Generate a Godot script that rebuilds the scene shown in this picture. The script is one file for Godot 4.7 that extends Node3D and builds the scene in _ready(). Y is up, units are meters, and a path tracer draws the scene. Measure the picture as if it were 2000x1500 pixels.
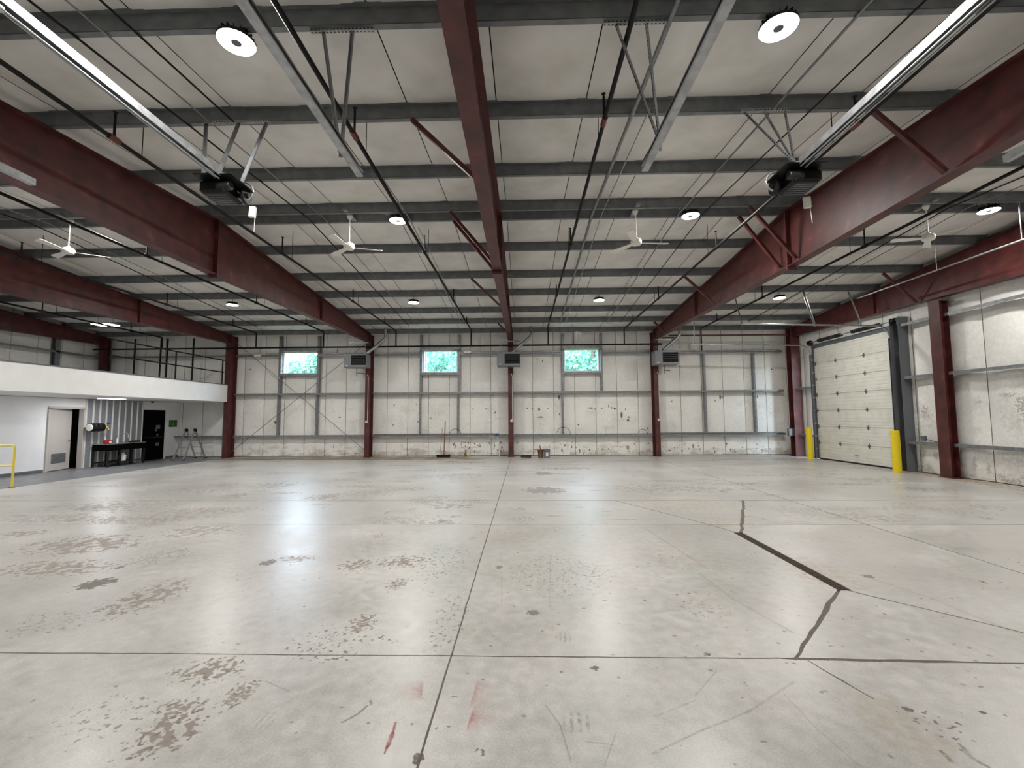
extends Node3D
# An empty steel-framed workshop: white insulated walls, red rigid frames, grey purlins and a worn concrete floor.
# World axes: camera stands at x = 0, z = 0, looks towards -z. Metres.

const BACK := -20.25      # inner face of the back wall's insulation
const RIGHT := 11.75
const LEFT := -19.25
const FRONT := 0.95
const OFFICE := -15.6     # white partition below the mezzanine
const RIDGE := -9.6
const PURLIN_Z := [-19.7, -18.18, -16.72, -14.83, -13.25, -11.4, -9.8, -9.33, -7.75, -6.0, -4.36, -2.75, -1.1, 0.6]
const COLUMN_X := [-13.04, -6.8, -0.54, 5.75]

var M := {}
var used := {}

const LAMP := 15.0

# ------------------------------------------------------------------ scene
func _ready() -> void:
	var cam := Camera3D.new()
	cam.name = "camera"
	cam.fov = 80.56
	cam.near = 0.05
	cam.far = 300.0
	add_child(cam)
	cam.position = Vector3(0, 1.7, 0)
	cam.rotation_degrees = Vector3(4.2, 1.4, -0.35)
	cam.current = true

	var env := Environment.new()
	env.background_mode = Environment.BG_SKY
	var sky := Sky.new()
	var sm := ProceduralSkyMaterial.new()
	sm.sky_top_color = Color(0.80, 0.90, 1.0)
	sm.sky_horizon_color = Color(0.93, 0.98, 1.0)
	sm.ground_horizon_color = Color(0.6, 0.65, 0.62)
	sm.ground_bottom_color = Color(0.35, 0.38, 0.34)
	sm.energy_multiplier = 40.0
	sky.sky_material = sm
	env.sky = sky
	env.tonemap_mode = Environment.TONE_MAPPER_LINEAR
	env.tonemap_exposure = 1.0
	env.sdfgi_enabled = true
	env.ssao_enabled = true
	env.ssil_enabled = true
	var we := WorldEnvironment.new()
	we.name = "world_environment"
	we.environment = env
	add_child(we)

	materials()
	build_lamps()
	build_floor()
	build_walls()
	build_roof()
	build_frames()
	build_purlins()
	build_girts()
	build_overhead_door()
	build_office()
	build_outdoors()
	fan(-3.75, 0.35, "white ceiling fan at the ridge left of the middle frame")
	fan(2.44, 0.1, "white ceiling fan at the ridge right of the middle frame")
	fan(8.55, 0.9, "white ceiling fan at the ridge in the overhead door bay")
	fan(-10.0, 0.6, "white ceiling fan at the ridge beside the mezzanine")
	build_pipes()
	build_door_gear()
	build_back_gear()

# ------------------------------------------------------------------ naming
func numbered(called: String) -> String:
	var n: int = used.get(called, 0)
	used[called] = n + 1
	return called if n == 0 else "%s_%03d" % [called, n]

func tag(o: Node, label: String, category: String, group := "") -> Node:
	o.set_meta("label", label)
	o.set_meta("category", category)
	if group != "":
		o.set_meta("group", group)
	return o

func thing(called: String, label: String, category: String, at := Vector3.ZERO, group := "", turn := 0.0) -> Node3D:
	var o := Node3D.new()
	o.name = numbered(called)
	add_child(o)
	o.position = at
	o.rotation.y = turn
	tag(o, label, category, group)
	return o

func structure(called: String) -> Node3D:
	var o := Node3D.new()
	o.name = numbered(called)
	add_child(o)
	o.set_meta("kind", "structure")
	return o

func obj(called: String, st: SurfaceTool, m: Material, parent: Node3D = null, at := Vector3.ZERO) -> MeshInstance3D:
	return put(called, st.commit(), m, parent, at)

func put(called: String, mesh: Mesh, m: Material, parent: Node3D = null, at := Vector3.ZERO) -> MeshInstance3D:
	var o := MeshInstance3D.new()
	o.mesh = mesh
	o.material_override = m
	o.position = at
	if parent == null:
		o.name = numbered(called)
		add_child(o)
	else:
		o.name = called
		parent.add_child(o, true)
	return o

# ------------------------------------------------------------------ shapes
func new_st() -> SurfaceTool:
	var st := SurfaceTool.new()
	st.begin(Mesh.PRIMITIVE_TRIANGLES)
	return st

func tri(st: SurfaceTool, a: Vector3, b: Vector3, c: Vector3) -> void:
	var n := (b - a).cross(c - a).normalized()
	for p in [a, c, b]:
		st.set_normal(n)
		st.add_vertex(p)

func quad(st: SurfaceTool, a: Vector3, b: Vector3, c: Vector3, d: Vector3) -> void:
	tri(st, a, b, c)
	tri(st, a, c, d)

# eight corners: four below counter-clockwise seen from above, then the four above them
func hexa(st: SurfaceTool, p: Array) -> void:
	quad(st, p[3], p[2], p[1], p[0])
	quad(st, p[4], p[5], p[6], p[7])
	for k in 4:
		var j := (k + 1) % 4
		quad(st, p[k], p[j], p[j + 4], p[k + 4])

# box with small chamfers on its long edges where c > 0
func box(st: SurfaceTool, at: Vector3, size: Vector3, b := Basis.IDENTITY, c := 0.0) -> void:
	var h := size / 2.0
	if c <= 0.0:
		var p := []
		for y in [-h.y, h.y]:
			for q in [Vector2(-h.x, h.z), Vector2(h.x, h.z), Vector2(h.x, -h.z), Vector2(-h.x, -h.z)]:
				p.append(at + b * Vector3(q.x, y, q.y))
		hexa(st, p)
		return
	# rings at four heights
	var rings := []
	for e in [[-h.y, c], [-h.y + c, 0.0], [h.y - c, 0.0], [h.y, c]]:
		var ring := []
		var x: float = h.x - e[1]
		var z: float = h.z - e[1]
		for q in [[-x, z - c], [-x + c, z], [x - c, z], [x, z - c], [x, -z + c], [x - c, -z], [-x + c, -z], [-x, -z + c]]:
			ring.append(at + b * Vector3(q[0], e[0], q[1]))
		rings.append(ring)
	for k in 3:
		for i in 8:
			var j := (i + 1) % 8
			quad(st, rings[k][i], rings[k][j], rings[k + 1][j], rings[k + 1][i])
	for i in range(1, 7):
		tri(st, rings[3][0], rings[3][i], rings[3][i + 1])
		tri(st, rings[0][0], rings[0][i + 1], rings[0][i])

func span(st: SurfaceTool, a: Vector3, b: Vector3) -> void:   # box from corner to corner
	box(st, (a + b) / 2.0, (b - a).abs())

func along(dir: Vector3, up := Vector3.UP) -> Basis:          # basis whose z is dir
	var z := dir.normalized()
	if absf(z.dot(up)) > 0.99:
		up = Vector3.RIGHT
	var x := up.cross(z).normalized()
	return Basis(x, z.cross(x), z)

func bar(st: SurfaceTool, a: Vector3, b: Vector3, w: float, h: float, up := Vector3.UP) -> void:
	box(st, (a + b) / 2.0, Vector3(w, h, a.distance_to(b)), along(b - a, up))

# profile (x, y) swept straight from a to b
func sweep(st: SurfaceTool, poly: PackedVector2Array, a: Vector3, b: Vector3, up := Vector3.UP) -> void:
	var f := along(b - a, up)
	if Geometry2D.is_polygon_clockwise(poly):
		poly.reverse()
	var n := poly.size()
	for i in n:
		var p := poly[i]
		var q := poly[(i + 1) % n]
		var p3 := f * Vector3(p.x, p.y, 0)
		var q3 := f * Vector3(q.x, q.y, 0)
		quad(st, a + p3, a + q3, b + q3, b + p3)
	var t := Geometry2D.triangulate_polygon(poly)
	for k in range(0, t.size(), 3):
		var v := []
		for e in 3:
			v.append(f * Vector3(poly[t[k + e]].x, poly[t[k + e]].y, 0))
		var flip: bool = (poly[t[k + 1]] - poly[t[k]]).cross(poly[t[k + 2]] - poly[t[k]]) < 0
		if flip:
			var s = v[1]
			v[1] = v[2]
			v[2] = s
		tri(st, b + v[0], b + v[1], b + v[2])
		tri(st, a + v[0], a + v[2], a + v[1])

func soft(st: SurfaceTool, p: Vector3, n: Vector3) -> void:
	st.set_normal(n)
	st.add_vertex(p)

func tube(st: SurfaceTool, pts: Array, r: float, seg := 10) -> void:
	var rings := []
	for i in pts.size():
		var d: Vector3
		if i == 0:
			d = pts[1] - pts[0]
		elif i == pts.size() - 1:
			d = pts[i] - pts[i - 1]
		else:
			d = (pts[i] - pts[i - 1]).normalized() + (pts[i + 1] - pts[i]).normalized()
		var f := along(d)
		var ring := []
		for k in seg:
			var a := TAU * k / seg
			ring.append(f * Vector3(cos(a), sin(a), 0))
		rings.append(ring)
	for i in pts.size() - 1:
		for k in seg:
			var j := (k + 1) % seg
			var a0: Vector3 = rings[i][k]
			var a1: Vector3 = rings[i][j]
			var b0: Vector3 = rings[i + 1][k]
			var b1: Vector3 = rings[i + 1][j]
			for e in [[pts[i], a0], [pts[i + 1], b1], [pts[i], a1], [pts[i], a0], [pts[i + 1], b0], [pts[i + 1], b1]]:
				soft(st, e[0] + e[1] * r, e[1])
	for e in [[0, -1.0], [pts.size() - 1, 1.0]]:
		var ring: Array = rings[e[0]]
		var c: Vector3 = pts[e[0]]
		for k in range(1, seg - 1):
			if e[1] > 0:
				tri(st, c + ring[0] * r, c + ring[k] * r, c + ring[k + 1] * r)
			else:
				tri(st, c + ring[0] * r, c + ring[k + 1] * r, c + ring[k] * r)

# profile [radius, height] turned about the axis of f (its y)
func lathe(st: SurfaceTool, prof: Array, at := Vector3.ZERO, f := Basis.IDENTITY, seg := 24) -> void:
	for i in prof.size() - 1:
		var r0: float = prof[i][0]
		var r1: float = prof[i + 1][0]
		var y0: float = prof[i][1]
		var y1: float = prof[i + 1][1]
		var nn := Vector2(y1 - y0, r0 - r1).normalized()
		for k in seg:
			var a := TAU * k / seg
			var b := TAU * (k + 1) / seg
			var da := Vector3(cos(a), 0, -sin(a))
			var db := Vector3(cos(b), 0, -sin(b))
			var n_a := f * (da * nn.x + Vector3.UP * nn.y)
			var n_b := f * (db * nn.x + Vector3.UP * nn.y)
			var p00 := at + f * (da * r0 + Vector3.UP * y0)
			var p10 := at + f * (db * r0 + Vector3.UP * y0)
			var p01 := at + f * (da * r1 + Vector3.UP * y1)
			var p11 := at + f * (db * r1 + Vector3.UP * y1)
			for e in [[p00, n_a], [p11, n_b], [p10, n_b], [p00, n_a], [p01, n_a], [p11, n_b]]:
				soft(st, e[0], e[1])

func arc(c: Vector3, u: Vector3, v: Vector3, r: float, a0: float, a1: float, n := 8) -> Array:
	var out := []
	for i in n + 1:
		var a := lerpf(a0, a1, float(i) / n)
		out.append(c + (u * cos(a) + v * sin(a)) * r)
	return out

func purlin_y(z: float) -> float:                  # underside of the purlins
	return 6.114 - 0.068 * absf(z - RIDGE)

# ------------------------------------------------------------------ materials
func mat(c: Color, rough := 0.6, metal := 0.0) -> StandardMaterial3D:
	var m := StandardMaterial3D.new()
	m.albedo_color = c
	m.roughness = rough
	m.metallic = metal
	return m

func ramp(cols: Array, offs: Array) -> Gradient:
	var g := Gradient.new()
	g.offsets = PackedFloat32Array(offs)
	g.colors = PackedColorArray(cols)
	return g

func noisy(m: StandardMaterial3D, g: Gradient, freq: float, size: float, seed_ := 1, w := 512, oct := 5) -> StandardMaterial3D:
	var t := NoiseTexture2D.new()
	var n := FastNoiseLite.new()
	n.noise_type = FastNoiseLite.TYPE_SIMPLEX_SMOOTH
	n.seed = seed_
	n.frequency = freq
	n.fractal_octaves = oct
	t.width = w
	t.height = w
	t.seamless = true
	t.noise = n
	t.color_ramp = g
	m.albedo_texture = t
	m.albedo_color = Color.WHITE
	m.uv1_triplanar = true
	m.uv1_world_triplanar = true
	m.uv1_scale = Vector3.ONE / size
	return m

func glow(c: Color, e: float) -> StandardMaterial3D:
	var m := mat(Color(0.9, 0.9, 0.9), 0.4)
	m.emission_enabled = true
	m.emission = c
	m.emission_energy_multiplier = e
	return m

func materials() -> void:
	M.red = noisy(mat(Color.WHITE, 0.5), ramp([Color(0.24, 0.10, 0.096), Color(0.30, 0.125, 0.118), Color(0.335, 0.145, 0.137), Color(0.43, 0.26, 0.24)], [0.2, 0.45, 0.75, 1.0]), 0.008, 2.3, 3)
	M.purlin = noisy(mat(Color.WHITE, 0.5, 0.25), ramp([Color(0.41, 0.42, 0.43), Color(0.45, 0.46, 0.47), Color(0.49, 0.50, 0.505)], [0.25, 0.55, 0.9]), 0.01, 1.7, 5)
	M.galv = noisy(mat(Color.WHITE, 0.33, 0.85), ramp([Color(0.60, 0.61, 0.62), Color(0.66, 0.67, 0.68), Color(0.70, 0.71, 0.72)], [0.25, 0.5, 0.85]), 0.012, 1.1, 7)
	M.girt = noisy(mat(Color.WHITE, 0.45, 0.4), ramp([Color(0.46, 0.47, 0.48), Color(0.50, 0.51, 0.52), Color(0.54, 0.545, 0.55)], [0.25, 0.55, 0.9]), 0.012, 1.3, 9)
	M.roof_vinyl = noisy(mat(Color.WHITE, 0.55), ramp([Color(0.80, 0.79, 0.765), Color(0.85, 0.84, 0.82), Color(0.88, 0.87, 0.855)], [0.15, 0.5, 0.85]), 0.006, 3.1, 11)
	M.galv_sheet = noisy(mat(Color.WHITE, 0.35, 0.25), ramp([Color(0.56, 0.57, 0.59), Color(0.62, 0.63, 0.65)], [0.3, 0.8]), 0.02, 0.8, 8)
	M.deck = mat(Color(0.16, 0.16, 0.16), 0.8)
	M.sheathing = mat(Color(0.30, 0.29, 0.27), 0.9)
	M.black_pipe = mat(Color(0.05, 0.05, 0.053), 0.6)
	M.black_pipe.metallic_specular = 0.35
	M.black = mat(Color(0.035, 0.036, 0.04), 0.5)
	M.black_metal = noisy(mat(Color.WHITE, 0.4, 0.5), ramp([Color(0.06, 0.06, 0.065), Color(0.13, 0.13, 0.14)], [0.3, 0.8]), 0.04, 0.3, 12)
	M.coupling = mat(Color(0.36, 0.12, 0.09), 0.5)
	M.dark_door = mat(Color(0.012, 0.012, 0.013), 0.85)
	M.dark_door.metallic_specular = 0.2
	M.tan_pail = mat(Color(0.42, 0.32, 0.22), 0.6)
	M.foam = mat(Color(0.48, 0.40, 0.22), 0.9)
	M.white_paint = noisy(mat(Color.WHITE, 0.6), ramp([Color(0.915, 0.915, 0.915), Color(0.93, 0.93, 0.93)], [0.3, 0.8]), 0.01, 2.7, 13)
	M.white_plastic = mat(Color(0.87, 0.86, 0.83), 0.4)
	M.yellow = noisy(mat(Color.WHITE, 0.42), ramp([Color(0.86, 0.75, 0.05), Color(0.90, 0.80, 0.06), Color(0.92, 0.82, 0.08)], [0.1, 0.4, 0.9]), 0.02, 0.7, 14)
	M.pale_yellow = mat(Color(0.88, 0.78, 0.28), 0.45)
	M.door_white = noisy(mat(Color.WHITE, 0.5), ramp([Color(0.82, 0.815, 0.77), Color(0.85, 0.845, 0.805), Color(0.87, 0.865, 0.83)], [0.15, 0.45, 0.9]), 0.008, 1.9, 15)
	M.heater = mat(Color(0.47, 0.48, 0.50), 0.45, 0.2)
	M.aluminium = mat(Color(0.74, 0.74, 0.74), 0.38, 0.75)
	M.grey_leaf = mat(Color(0.74, 0.715, 0.69), 0.5)
	M.grey_paint = mat(Color(0.40, 0.41, 0.43), 0.5, 0.2)
	M.blue = mat(Color(0.10, 0.20, 0.55), 0.4)
	M.wood = noisy(mat(Color.WHITE, 0.6), ramp([Color(0.40, 0.19, 0.10), Color(0.55, 0.27, 0.15)], [0.3, 0.8]), 0.03, 0.3, 17)
	M.joint = noisy(mat(Color.WHITE, 0.95), ramp([Color(0.35, 0.32, 0.295), Color(0.47, 0.435, 0.40)], [0.3, 0.8]), 0.05, 0.5, 18)
	M.green_sign = mat(Color(0.03, 0.38, 0.08), 0.4)
	M.window_glass = mat(Color(0.88, 0.97, 0.97, 0.08), 0.02)
	M.window_glass.transparency = BaseMaterial3D.TRANSPARENCY_ALPHA
	M.lamp_glow = glow(Color(1.0, 0.985, 0.96), 16.0)
	M.panel_glow = glow(Color(0.97, 0.985, 1.0), 10.0)
	M.rust = noisy(mat(Color.WHITE, 0.8, 0.3), ramp([Color(0.20, 0.17, 0.14), Color(0.38, 0.32, 0.26)], [0.3, 0.75]), 0.05, 0.4, 19)
	M.bark = mat(Color(0.25, 0.2, 0.16), 0.9)

# ------------------------------------------------------------------ painted surfaces: an area of a plane held as bytes
# area: x0, y0 (world), w, h (metres), W, H (pixels); a = rgb bytes, r = roughness bytes
func area(x0: float, y0: float, w: float, h: float, W: int, H: int, col: Array, amp: Array, rough: int, seed_: int) -> Dictionary:
	var n := FastNoiseLite.new()
	n.noise_type = FastNoiseLite.TYPE_SIMPLEX_SMOOTH
	n.seed = seed_
	n.fractal_octaves = 4
	var px := w / W
	n.frequency = 0.55 * px
	var big := n.get_image(W, H).get_data()
	n.seed = seed_ + 7
	n.frequency = 7.0 * px
	n.fractal_octaves = 3
	var mid := n.get_image(W, H).get_data()
	n.seed = seed_ + 9
	n.frequency = minf(0.25, 60.0 * px)
	n.fractal_octaves = 2
	var fine := n.get_image(W, H).get_data()
	var a := PackedByteArray()
	a.resize(W * H * 3)
	var r := PackedByteArray()
	r.resize(W * H)
	var k := 0
	var c0: int = col[0]
	var c1: int = col[1]
	var c2: int = col[2]
	var m0: int = amp[0]
	var m1: int = amp[1]
	var m2: int = amp[2]
	var m3: int = amp[3]
	var half := W * H / 2 + W / 3
	for i in W * H:
		var b := big[i] - 128
		var t := big[(i + half) % (W * H)] - 128
		var d := mid[i] - 128
		var v := (b * m0 + d * m1 + (fine[i] - 128) * m2) / 128
		a[k] = clampi(c0 + v + t * m3 / 128, 0, 255)
		a[k + 1] = clampi(c1 + v - t * m3 / 160, 0, 255)
		a[k + 2] = clampi(c2 + v * 9 / 8, 0, 255)
		r[i] = clampi(rough + (b * 18 + d * 26 + (fine[i] - 128) * 20) / 128, 77, 255)
		k += 3
	return {"x0": x0, "y0": y0, "w": w, "h": h, "W": W, "H": H, "a": a, "r": r}

func dab(z: Dictionary, i: int, c: Vector3i, al: float, rough: int) -> void:
	var a: PackedByteArray = z.a
	var k := i * 3
	a[k] = int(lerpf(a[k], c.x, al))
	a[k + 1] = int(lerpf(a[k + 1], c.y, al))
	a[k + 2] = int(lerpf(a[k + 2], c.z, al))
	var r: PackedByteArray = z.r
	r[i] = int(lerpf(r[i], rough, al))

var grain := FastNoiseLite.new()

# kinds: 0 worn patch, 1 solid dark, 2 red spray, 3 scattered chips, 4 tan stain, 5 tyre tread, 6 torn yellow foam, 7 white streak
const MARK_COLOR := [Vector3i(128, 118, 108), Vector3i(104, 98, 93), Vector3i(146, 66, 64), Vector3i(116, 107, 100), Vector3i(156, 140, 118), Vector3i(128, 122, 113), Vector3i(150, 125, 70), Vector3i(236, 236, 234)]

func mark(z: Dictionary, x: float, y: float, rx: float, ry: float, kind: int, s: float, dark := Vector3i(-1, 0, 0)) -> void:
	var sx: float = z.W / z.w
	var sy: float = z.H / z.h
	var grow := 1.35
	var i0 := maxi(0, int((x - rx * grow - z.x0) * sx))
	var i1 := mini(z.W - 1, int((x + rx * grow - z.x0) * sx))
	var j0 := maxi(0, int((y - ry * grow - z.y0) * sy))
	var j1 := mini(z.H - 1, int((y + ry * grow - z.y0) * sy))
	if i0 >= i1 or j0 >= j1:
		return
	var c: Vector3i = MARK_COLOR[kind] if dark.x < 0 else dark
	grain.frequency = 1.0
	var f: float = clampf(1.9 / minf(rx, ry), 5.0, 28.0)
	if kind == 3:
		f = 17.0
	elif kind == 4:
		f = 9.0
	for j in range(j0, j1 + 1):
		var wy: float = z.y0 + j / sy
		var v := (wy - y) / ry
		for i in range(i0, i1 + 1):
			var wx: float = z.x0 + i / sx
			var u := (wx - x) / rx
			var d := 1.0 - u * u - v * v
			if d < -0.7:
				continue
			var n := grain.get_noise_2d(wx * f, wy * f)
			var al := 0.0
			match kind:
				0:
					al = clampf((d * 0.75 + n * 1.7 - 0.42) * 5.0, 0.0, 1.0) * 0.8 * s
				1, 6:
					al = clampf((d + n * 0.9 - 0.25) * 6.0, 0.0, 1.0) * 0.9 * s
				2:
					var e := (u if s > 0.0 else -u) + 0.75 + v * 0.15
					al = (clampf(e * 14.0, 0.0, 1.0) * exp(-maxf(e, 0.0) * 1.6) * clampf(1.0 - v * v, 0.0, 1.0) * clampf(0.65 + n * 0.5, 0.0, 1.0)) * absf(s)
				3:
					al = clampf((n + minf(d, 0.55) * 0.5 - 0.6) * 10.0, 0.0, 1.0) * minf(1.0, 0.35 + 0.55 * s)
				4:
					al = clampf(d * 0.7 + n * 0.9, 0.0, 1.0) * 0.52 * s
				5:
					al = clampf(d * 1.5, 0.0, 1.0) * clampf(sin(u * 14.0 + v * 1.2 + n) * 2.0, 0.0, 1.0) * clampf(0.5 + n, 0.1, 1.0) * 0.75 * s
				7:
					al = clampf((d + n * 1.2 - 0.2) * 4.0, 0.0, 1.0) * 0.8 * s
			if al > 0.01:
				dab(z, j * z.W + i, c, minf(al, 1.0), 190)

func scratch(z: Dictionary, pts: Array, w: float, al: float, c: Vector3i) -> void:
	var sx: float = z.W / z.w
	var sy: float = z.H / z.h
	for e in pts.size() - 1:
		var p: Vector2 = pts[e]
		var q: Vector2 = pts[e + 1]
		var lo := Vector2(minf(p.x, q.x), minf(p.y, q.y)) - Vector2(w, w)
		var hi := Vector2(maxf(p.x, q.x), maxf(p.y, q.y)) + Vector2(w, w)
		var i0 := maxi(0, int((lo.x - z.x0) * sx))
		var i1 := mini(z.W - 1, int((hi.x - z.x0) * sx))
		var j0 := maxi(0, int((lo.y - z.y0) * sy))
		var j1 := mini(z.H - 1, int((hi.y - z.y0) * sy))
		for j in range(j0, j1 + 1):
			for i in range(i0, i1 + 1):
				var g := Vector2(z.x0 + i / sx, z.y0 + j / sy)
				var n := grain.get_noise_2d(g.x * 20.0, g.y * 20.0)
				var d := g.distance_to(Geometry2D.get_closest_point_to_segment(g, p, q)) + n * w * 0.5
				if d < w * 0.6:
					dab(z, j * z.W + i, c, al * clampf(0.75 + n, 0.2, 1.0), 190)

func painted(z: Dictionary, spec := 0.5, relief := 0.0) -> StandardMaterial3D:
	var m := StandardMaterial3D.new()
	m.albedo_texture = ImageTexture.create_from_image(Image.create_from_data(z.W, z.H, false, Image.FORMAT_RGB8, z.a))
	m.roughness = 1.0
	m.roughness_texture = ImageTexture.create_from_image(Image.create_from_data(z.W, z.H, false, Image.FORMAT_L8, z.r))
	m.roughness_texture_channel = BaseMaterial3D.TEXTURE_CHANNEL_RED
	m.metallic_specular = spec
	if relief > 0.0:
		m.heightmap_enabled = true
		m.heightmap_texture = m.roughness_texture
		m.heightmap_scale = relief
	z.erase("a")
	z.erase("r")
	return m

# ------------------------------------------------------------------ floor
func strip(pts: Array, widths: Array, seed_: int, rag := 0.004) -> PackedVector2Array:
	var rng := RandomNumberGenerator.new()
	rng.seed = seed_
	var l := PackedVector2Array()
	var r := PackedVector2Array()
	for e in pts.size() - 1:
		var p: Vector2 = pts[e]
		var q: Vector2 = pts[e + 1]
		var n := maxi(2, int(p.distance_to(q) / 0.14))
		var side := (q - p).normalized().orthogonal()
		for k in n + (1 if e == pts.size() - 2 else 0):
			var t := float(k) / n
			var w: float = lerpf(widths[e], widths[e + 1], t) * 0.5
			var c := p.lerp(q, t) + side * rng.randf_range(-rag, rag)
			l.append(c + side * (w + rng.randf() * rag))
			r.append(c - side * (w + rng.randf() * rag))
	r.reverse()
	l.append_array(r)
	return l

func build_floor() -> void:
	var near_left := area(-8.6, -7.4, 8.07, 6.0, 1792, 1332, [174, 171, 167], [12, 11, 12, 2], 86, 21)
	var near_mid := area(-0.53, -7.4, 5.86, 6.0, 1760, 1802, [175, 172, 168], [12, 11, 12, 2], 86, 31)
	var near_right := area(5.33, -7.4, 6.5, 6.0, 1024, 944, [174, 171, 167], [12, 11, 12, 2], 88, 41)
	var far := area(-13.0, -20.3, 24.8, 12.9, 2048, 1065, [174, 172, 168], [12, 12, 9, 2], 84, 51)
	var zones := [near_left, near_mid, near_right, far]
	grain.seed = 5
	grain.noise_type = FastNoiseLite.TYPE_SIMPLEX_SMOOTH
	grain.fractal_octaves = 3
	for z in zones:
		for e in FLOOR_MARKS:
			mark(z, e[0], e[1], e[2], e[3], int(e[4]), e[5])
			if int(e[4]) == 0:   # chips round the larger worn spots
				mark(z, e[0], e[1], e[2] * 1.5, e[3] * 1.5, 3, e[5])
		for e in FLOOR_SCRATCHES:
			var pts := []
			for k in range(3, e.size(), 2):
				pts.append(Vector2(e[k], e[k + 1]))
			scratch(z, pts, e[1], e[2], Vector3i(140, 60, 58) if e[0] > 0 else Vector3i(104, 99, 92))
	# chips and specks in the sealer all over
	var rng := RandomNumberGenerator.new()
	rng.seed = 8
	for i in 900:
		var zone: Dictionary = zones[rng.randi() % 2] if i % 4 else zones[2]
		mark(zone, zone.x0 + rng.randf() * zone.w, zone.y0 + rng.randf() * zone.h, rng.randf_range(0.006, 0.022), rng.randf_range(0.005, 0.018), 1, rng.randf_range(0.35, 0.85))
	for i in 420:
		mark(far, far.x0 + rng.randf() * far.w, far.y0 + rng.randf() * far.h, rng.randf_range(0.03, 0.3), rng.randf_range(0.02, 0.16), [0, 3, 0, 4][i % 4], rng.randf_range(0.35, 0.9))
	for i in 130:
		mark(far, far.x0 + rng.randf() * far.w, far.y0 + 1.5 + rng.randf() * (far.h - 1.5), rng.randf_range(0.3, 1.1), rng.randf_range(0.1, 0.35), [0, 0, 3][i % 3], rng.randf_range(0.3, 0.7))
	# bare tan concrete in front of the back wall on the left, tan dirt by the right wall
	for i in 150:
		mark(far, rng.randf_range(-12.7, -1.7), rng.randf_range(-19.9, -18.6), rng.randf_range(0.3, 0.7), rng.randf_range(0.15, 0.3), 4, 2.2, Vector3i(132, 116, 94))
	for i in 60:
		mark(far, rng.randf_range(11.1, 11.7), rng.randf_range(-14.0, -7.4), rng.randf_range(0.1, 0.25), rng.randf_range(0.3, 0.7), 4, 1.1, Vector3i(150, 134, 110))
	var mats := []
	for z in zones:
		mats.append(painted(z, 0.5, 0.05))

	var floor_ := structure("floor")
	var polys := [PackedVector2Array([Vector2(-12.97, BACK), Vector2(RIGHT + 0.1, BACK), Vector2(RIGHT + 0.1, FRONT), Vector2(-12.97, FRONT)])]
	var v := func(x, z): return Vector2(x, z)
	var cuts := [
		strip([v.call(-0.53, -21.0), v.call(-0.53, -2.4), v.call(-0.53, 2.0)], [0.016, 0.009, 0.007], 1, 0.003),
		strip([v.call(5.33, -21.0), v.call(5.33, 2.0)], [0.016, 0.016], 2),
		strip([v.call(-14.0, -3.38), v.call(1.78, -3.36), v.call(1.9, -3.355), v.call(2.75, -3.335), v.call(3.1, -3.32), v.call(13.0, -3.25)], [0.008, 0.009, 0.024, 0.034, 0.012, 0.012], 3, 0.004),
		strip([v.call(-14.0, -7.4), v.call(13.0, -7.32)], [0.012, 0.016], 4),
		strip([v.call(-14.0, -9.5), v.call(13.0, -9.34)], [0.012, 0.018], 5),
		strip([v.call(-0.53, -11.5), v.call(13.0, -11.45)], [0.018, 0.02], 6),
		strip([v.call(1.84, -9.43), v.call(2.89, -7.36), v.call(3.1, -6.84)], [0.016, 0.016, 0.016], 7),
		strip([v.call(4.41, -9.38), v.call(3.7, -7.9), v.call(3.17, -6.84)], [0.03, 0.045, 0.03], 8, 0.012),
		strip([v.call(3.06, -4.63), v.call(2.75, -4.3), v.call(2.45, -3.97), v.call(1.88, -3.34)], [0.02, 0.032, 0.03, 0.016], 9, 0.008),
		strip([v.call(3.14, -4.63), v.call(3.89, -3.76), v.call(4.25, -3.3)], [0.014, 0.016, 0.02], 10),
		strip([v.call(1.96, -3.36), v.call(2.03, -3.1), v.call(2.09, -2.9)], [0.006, 0.012, 0.004], 11, 0.003),
		PackedVector2Array([v.call(3.055, -6.86), v.call(3.185, -6.86), v.call(3.185, -4.62), v.call(3.055, -4.62)]),
	]
	for c in cuts:
		var next := []
		for p in polys:
			for q in Geometry2D.clip_polygons(p, c):
				if not Geometry2D.is_polygon_clockwise(q):
					next.append(q)
		polys = next
	for p in polys:
		var ar := 0.0
		var mid := Vector2.ZERO
		for i in p.size():
			ar += p[i].cross(p[(i + 1) % p.size()]) / 2.0
			mid += p[i] / p.size()
		if absf(ar) < 0.02:
			continue
		var t := Geometry2D.triangulate_polygon(p)
		if t.is_empty():
			continue
		var box2 := Rect2(p[0], Vector2.ZERO)
		for q in p:
			box2 = box2.expand(q)
		mid = box2.get_center()
		var zi := 3
		if mid.y > -7.4:
			zi = 0 if mid.x < -0.53 else (1 if mid.x < 5.33 else 2)
		var z: Dictionary = zones[zi]
		var st := new_st()
		for k in range(0, t.size(), 3):
			var o := [p[t[k]], p[t[k + 1]], p[t[k + 2]]]
			if (o[1] - o[0]).cross(o[2] - o[0]) < 0:
				o = [o[0], o[2], o[1]]
			for q in o:
				st.set_normal(Vector3.UP)
				st.set_uv(Vector2((q.x - z.x0) / z.w, (q.y - z.y0) / z.h))
				st.add_vertex(Vector3(q.x, 0, q.y))
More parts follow.
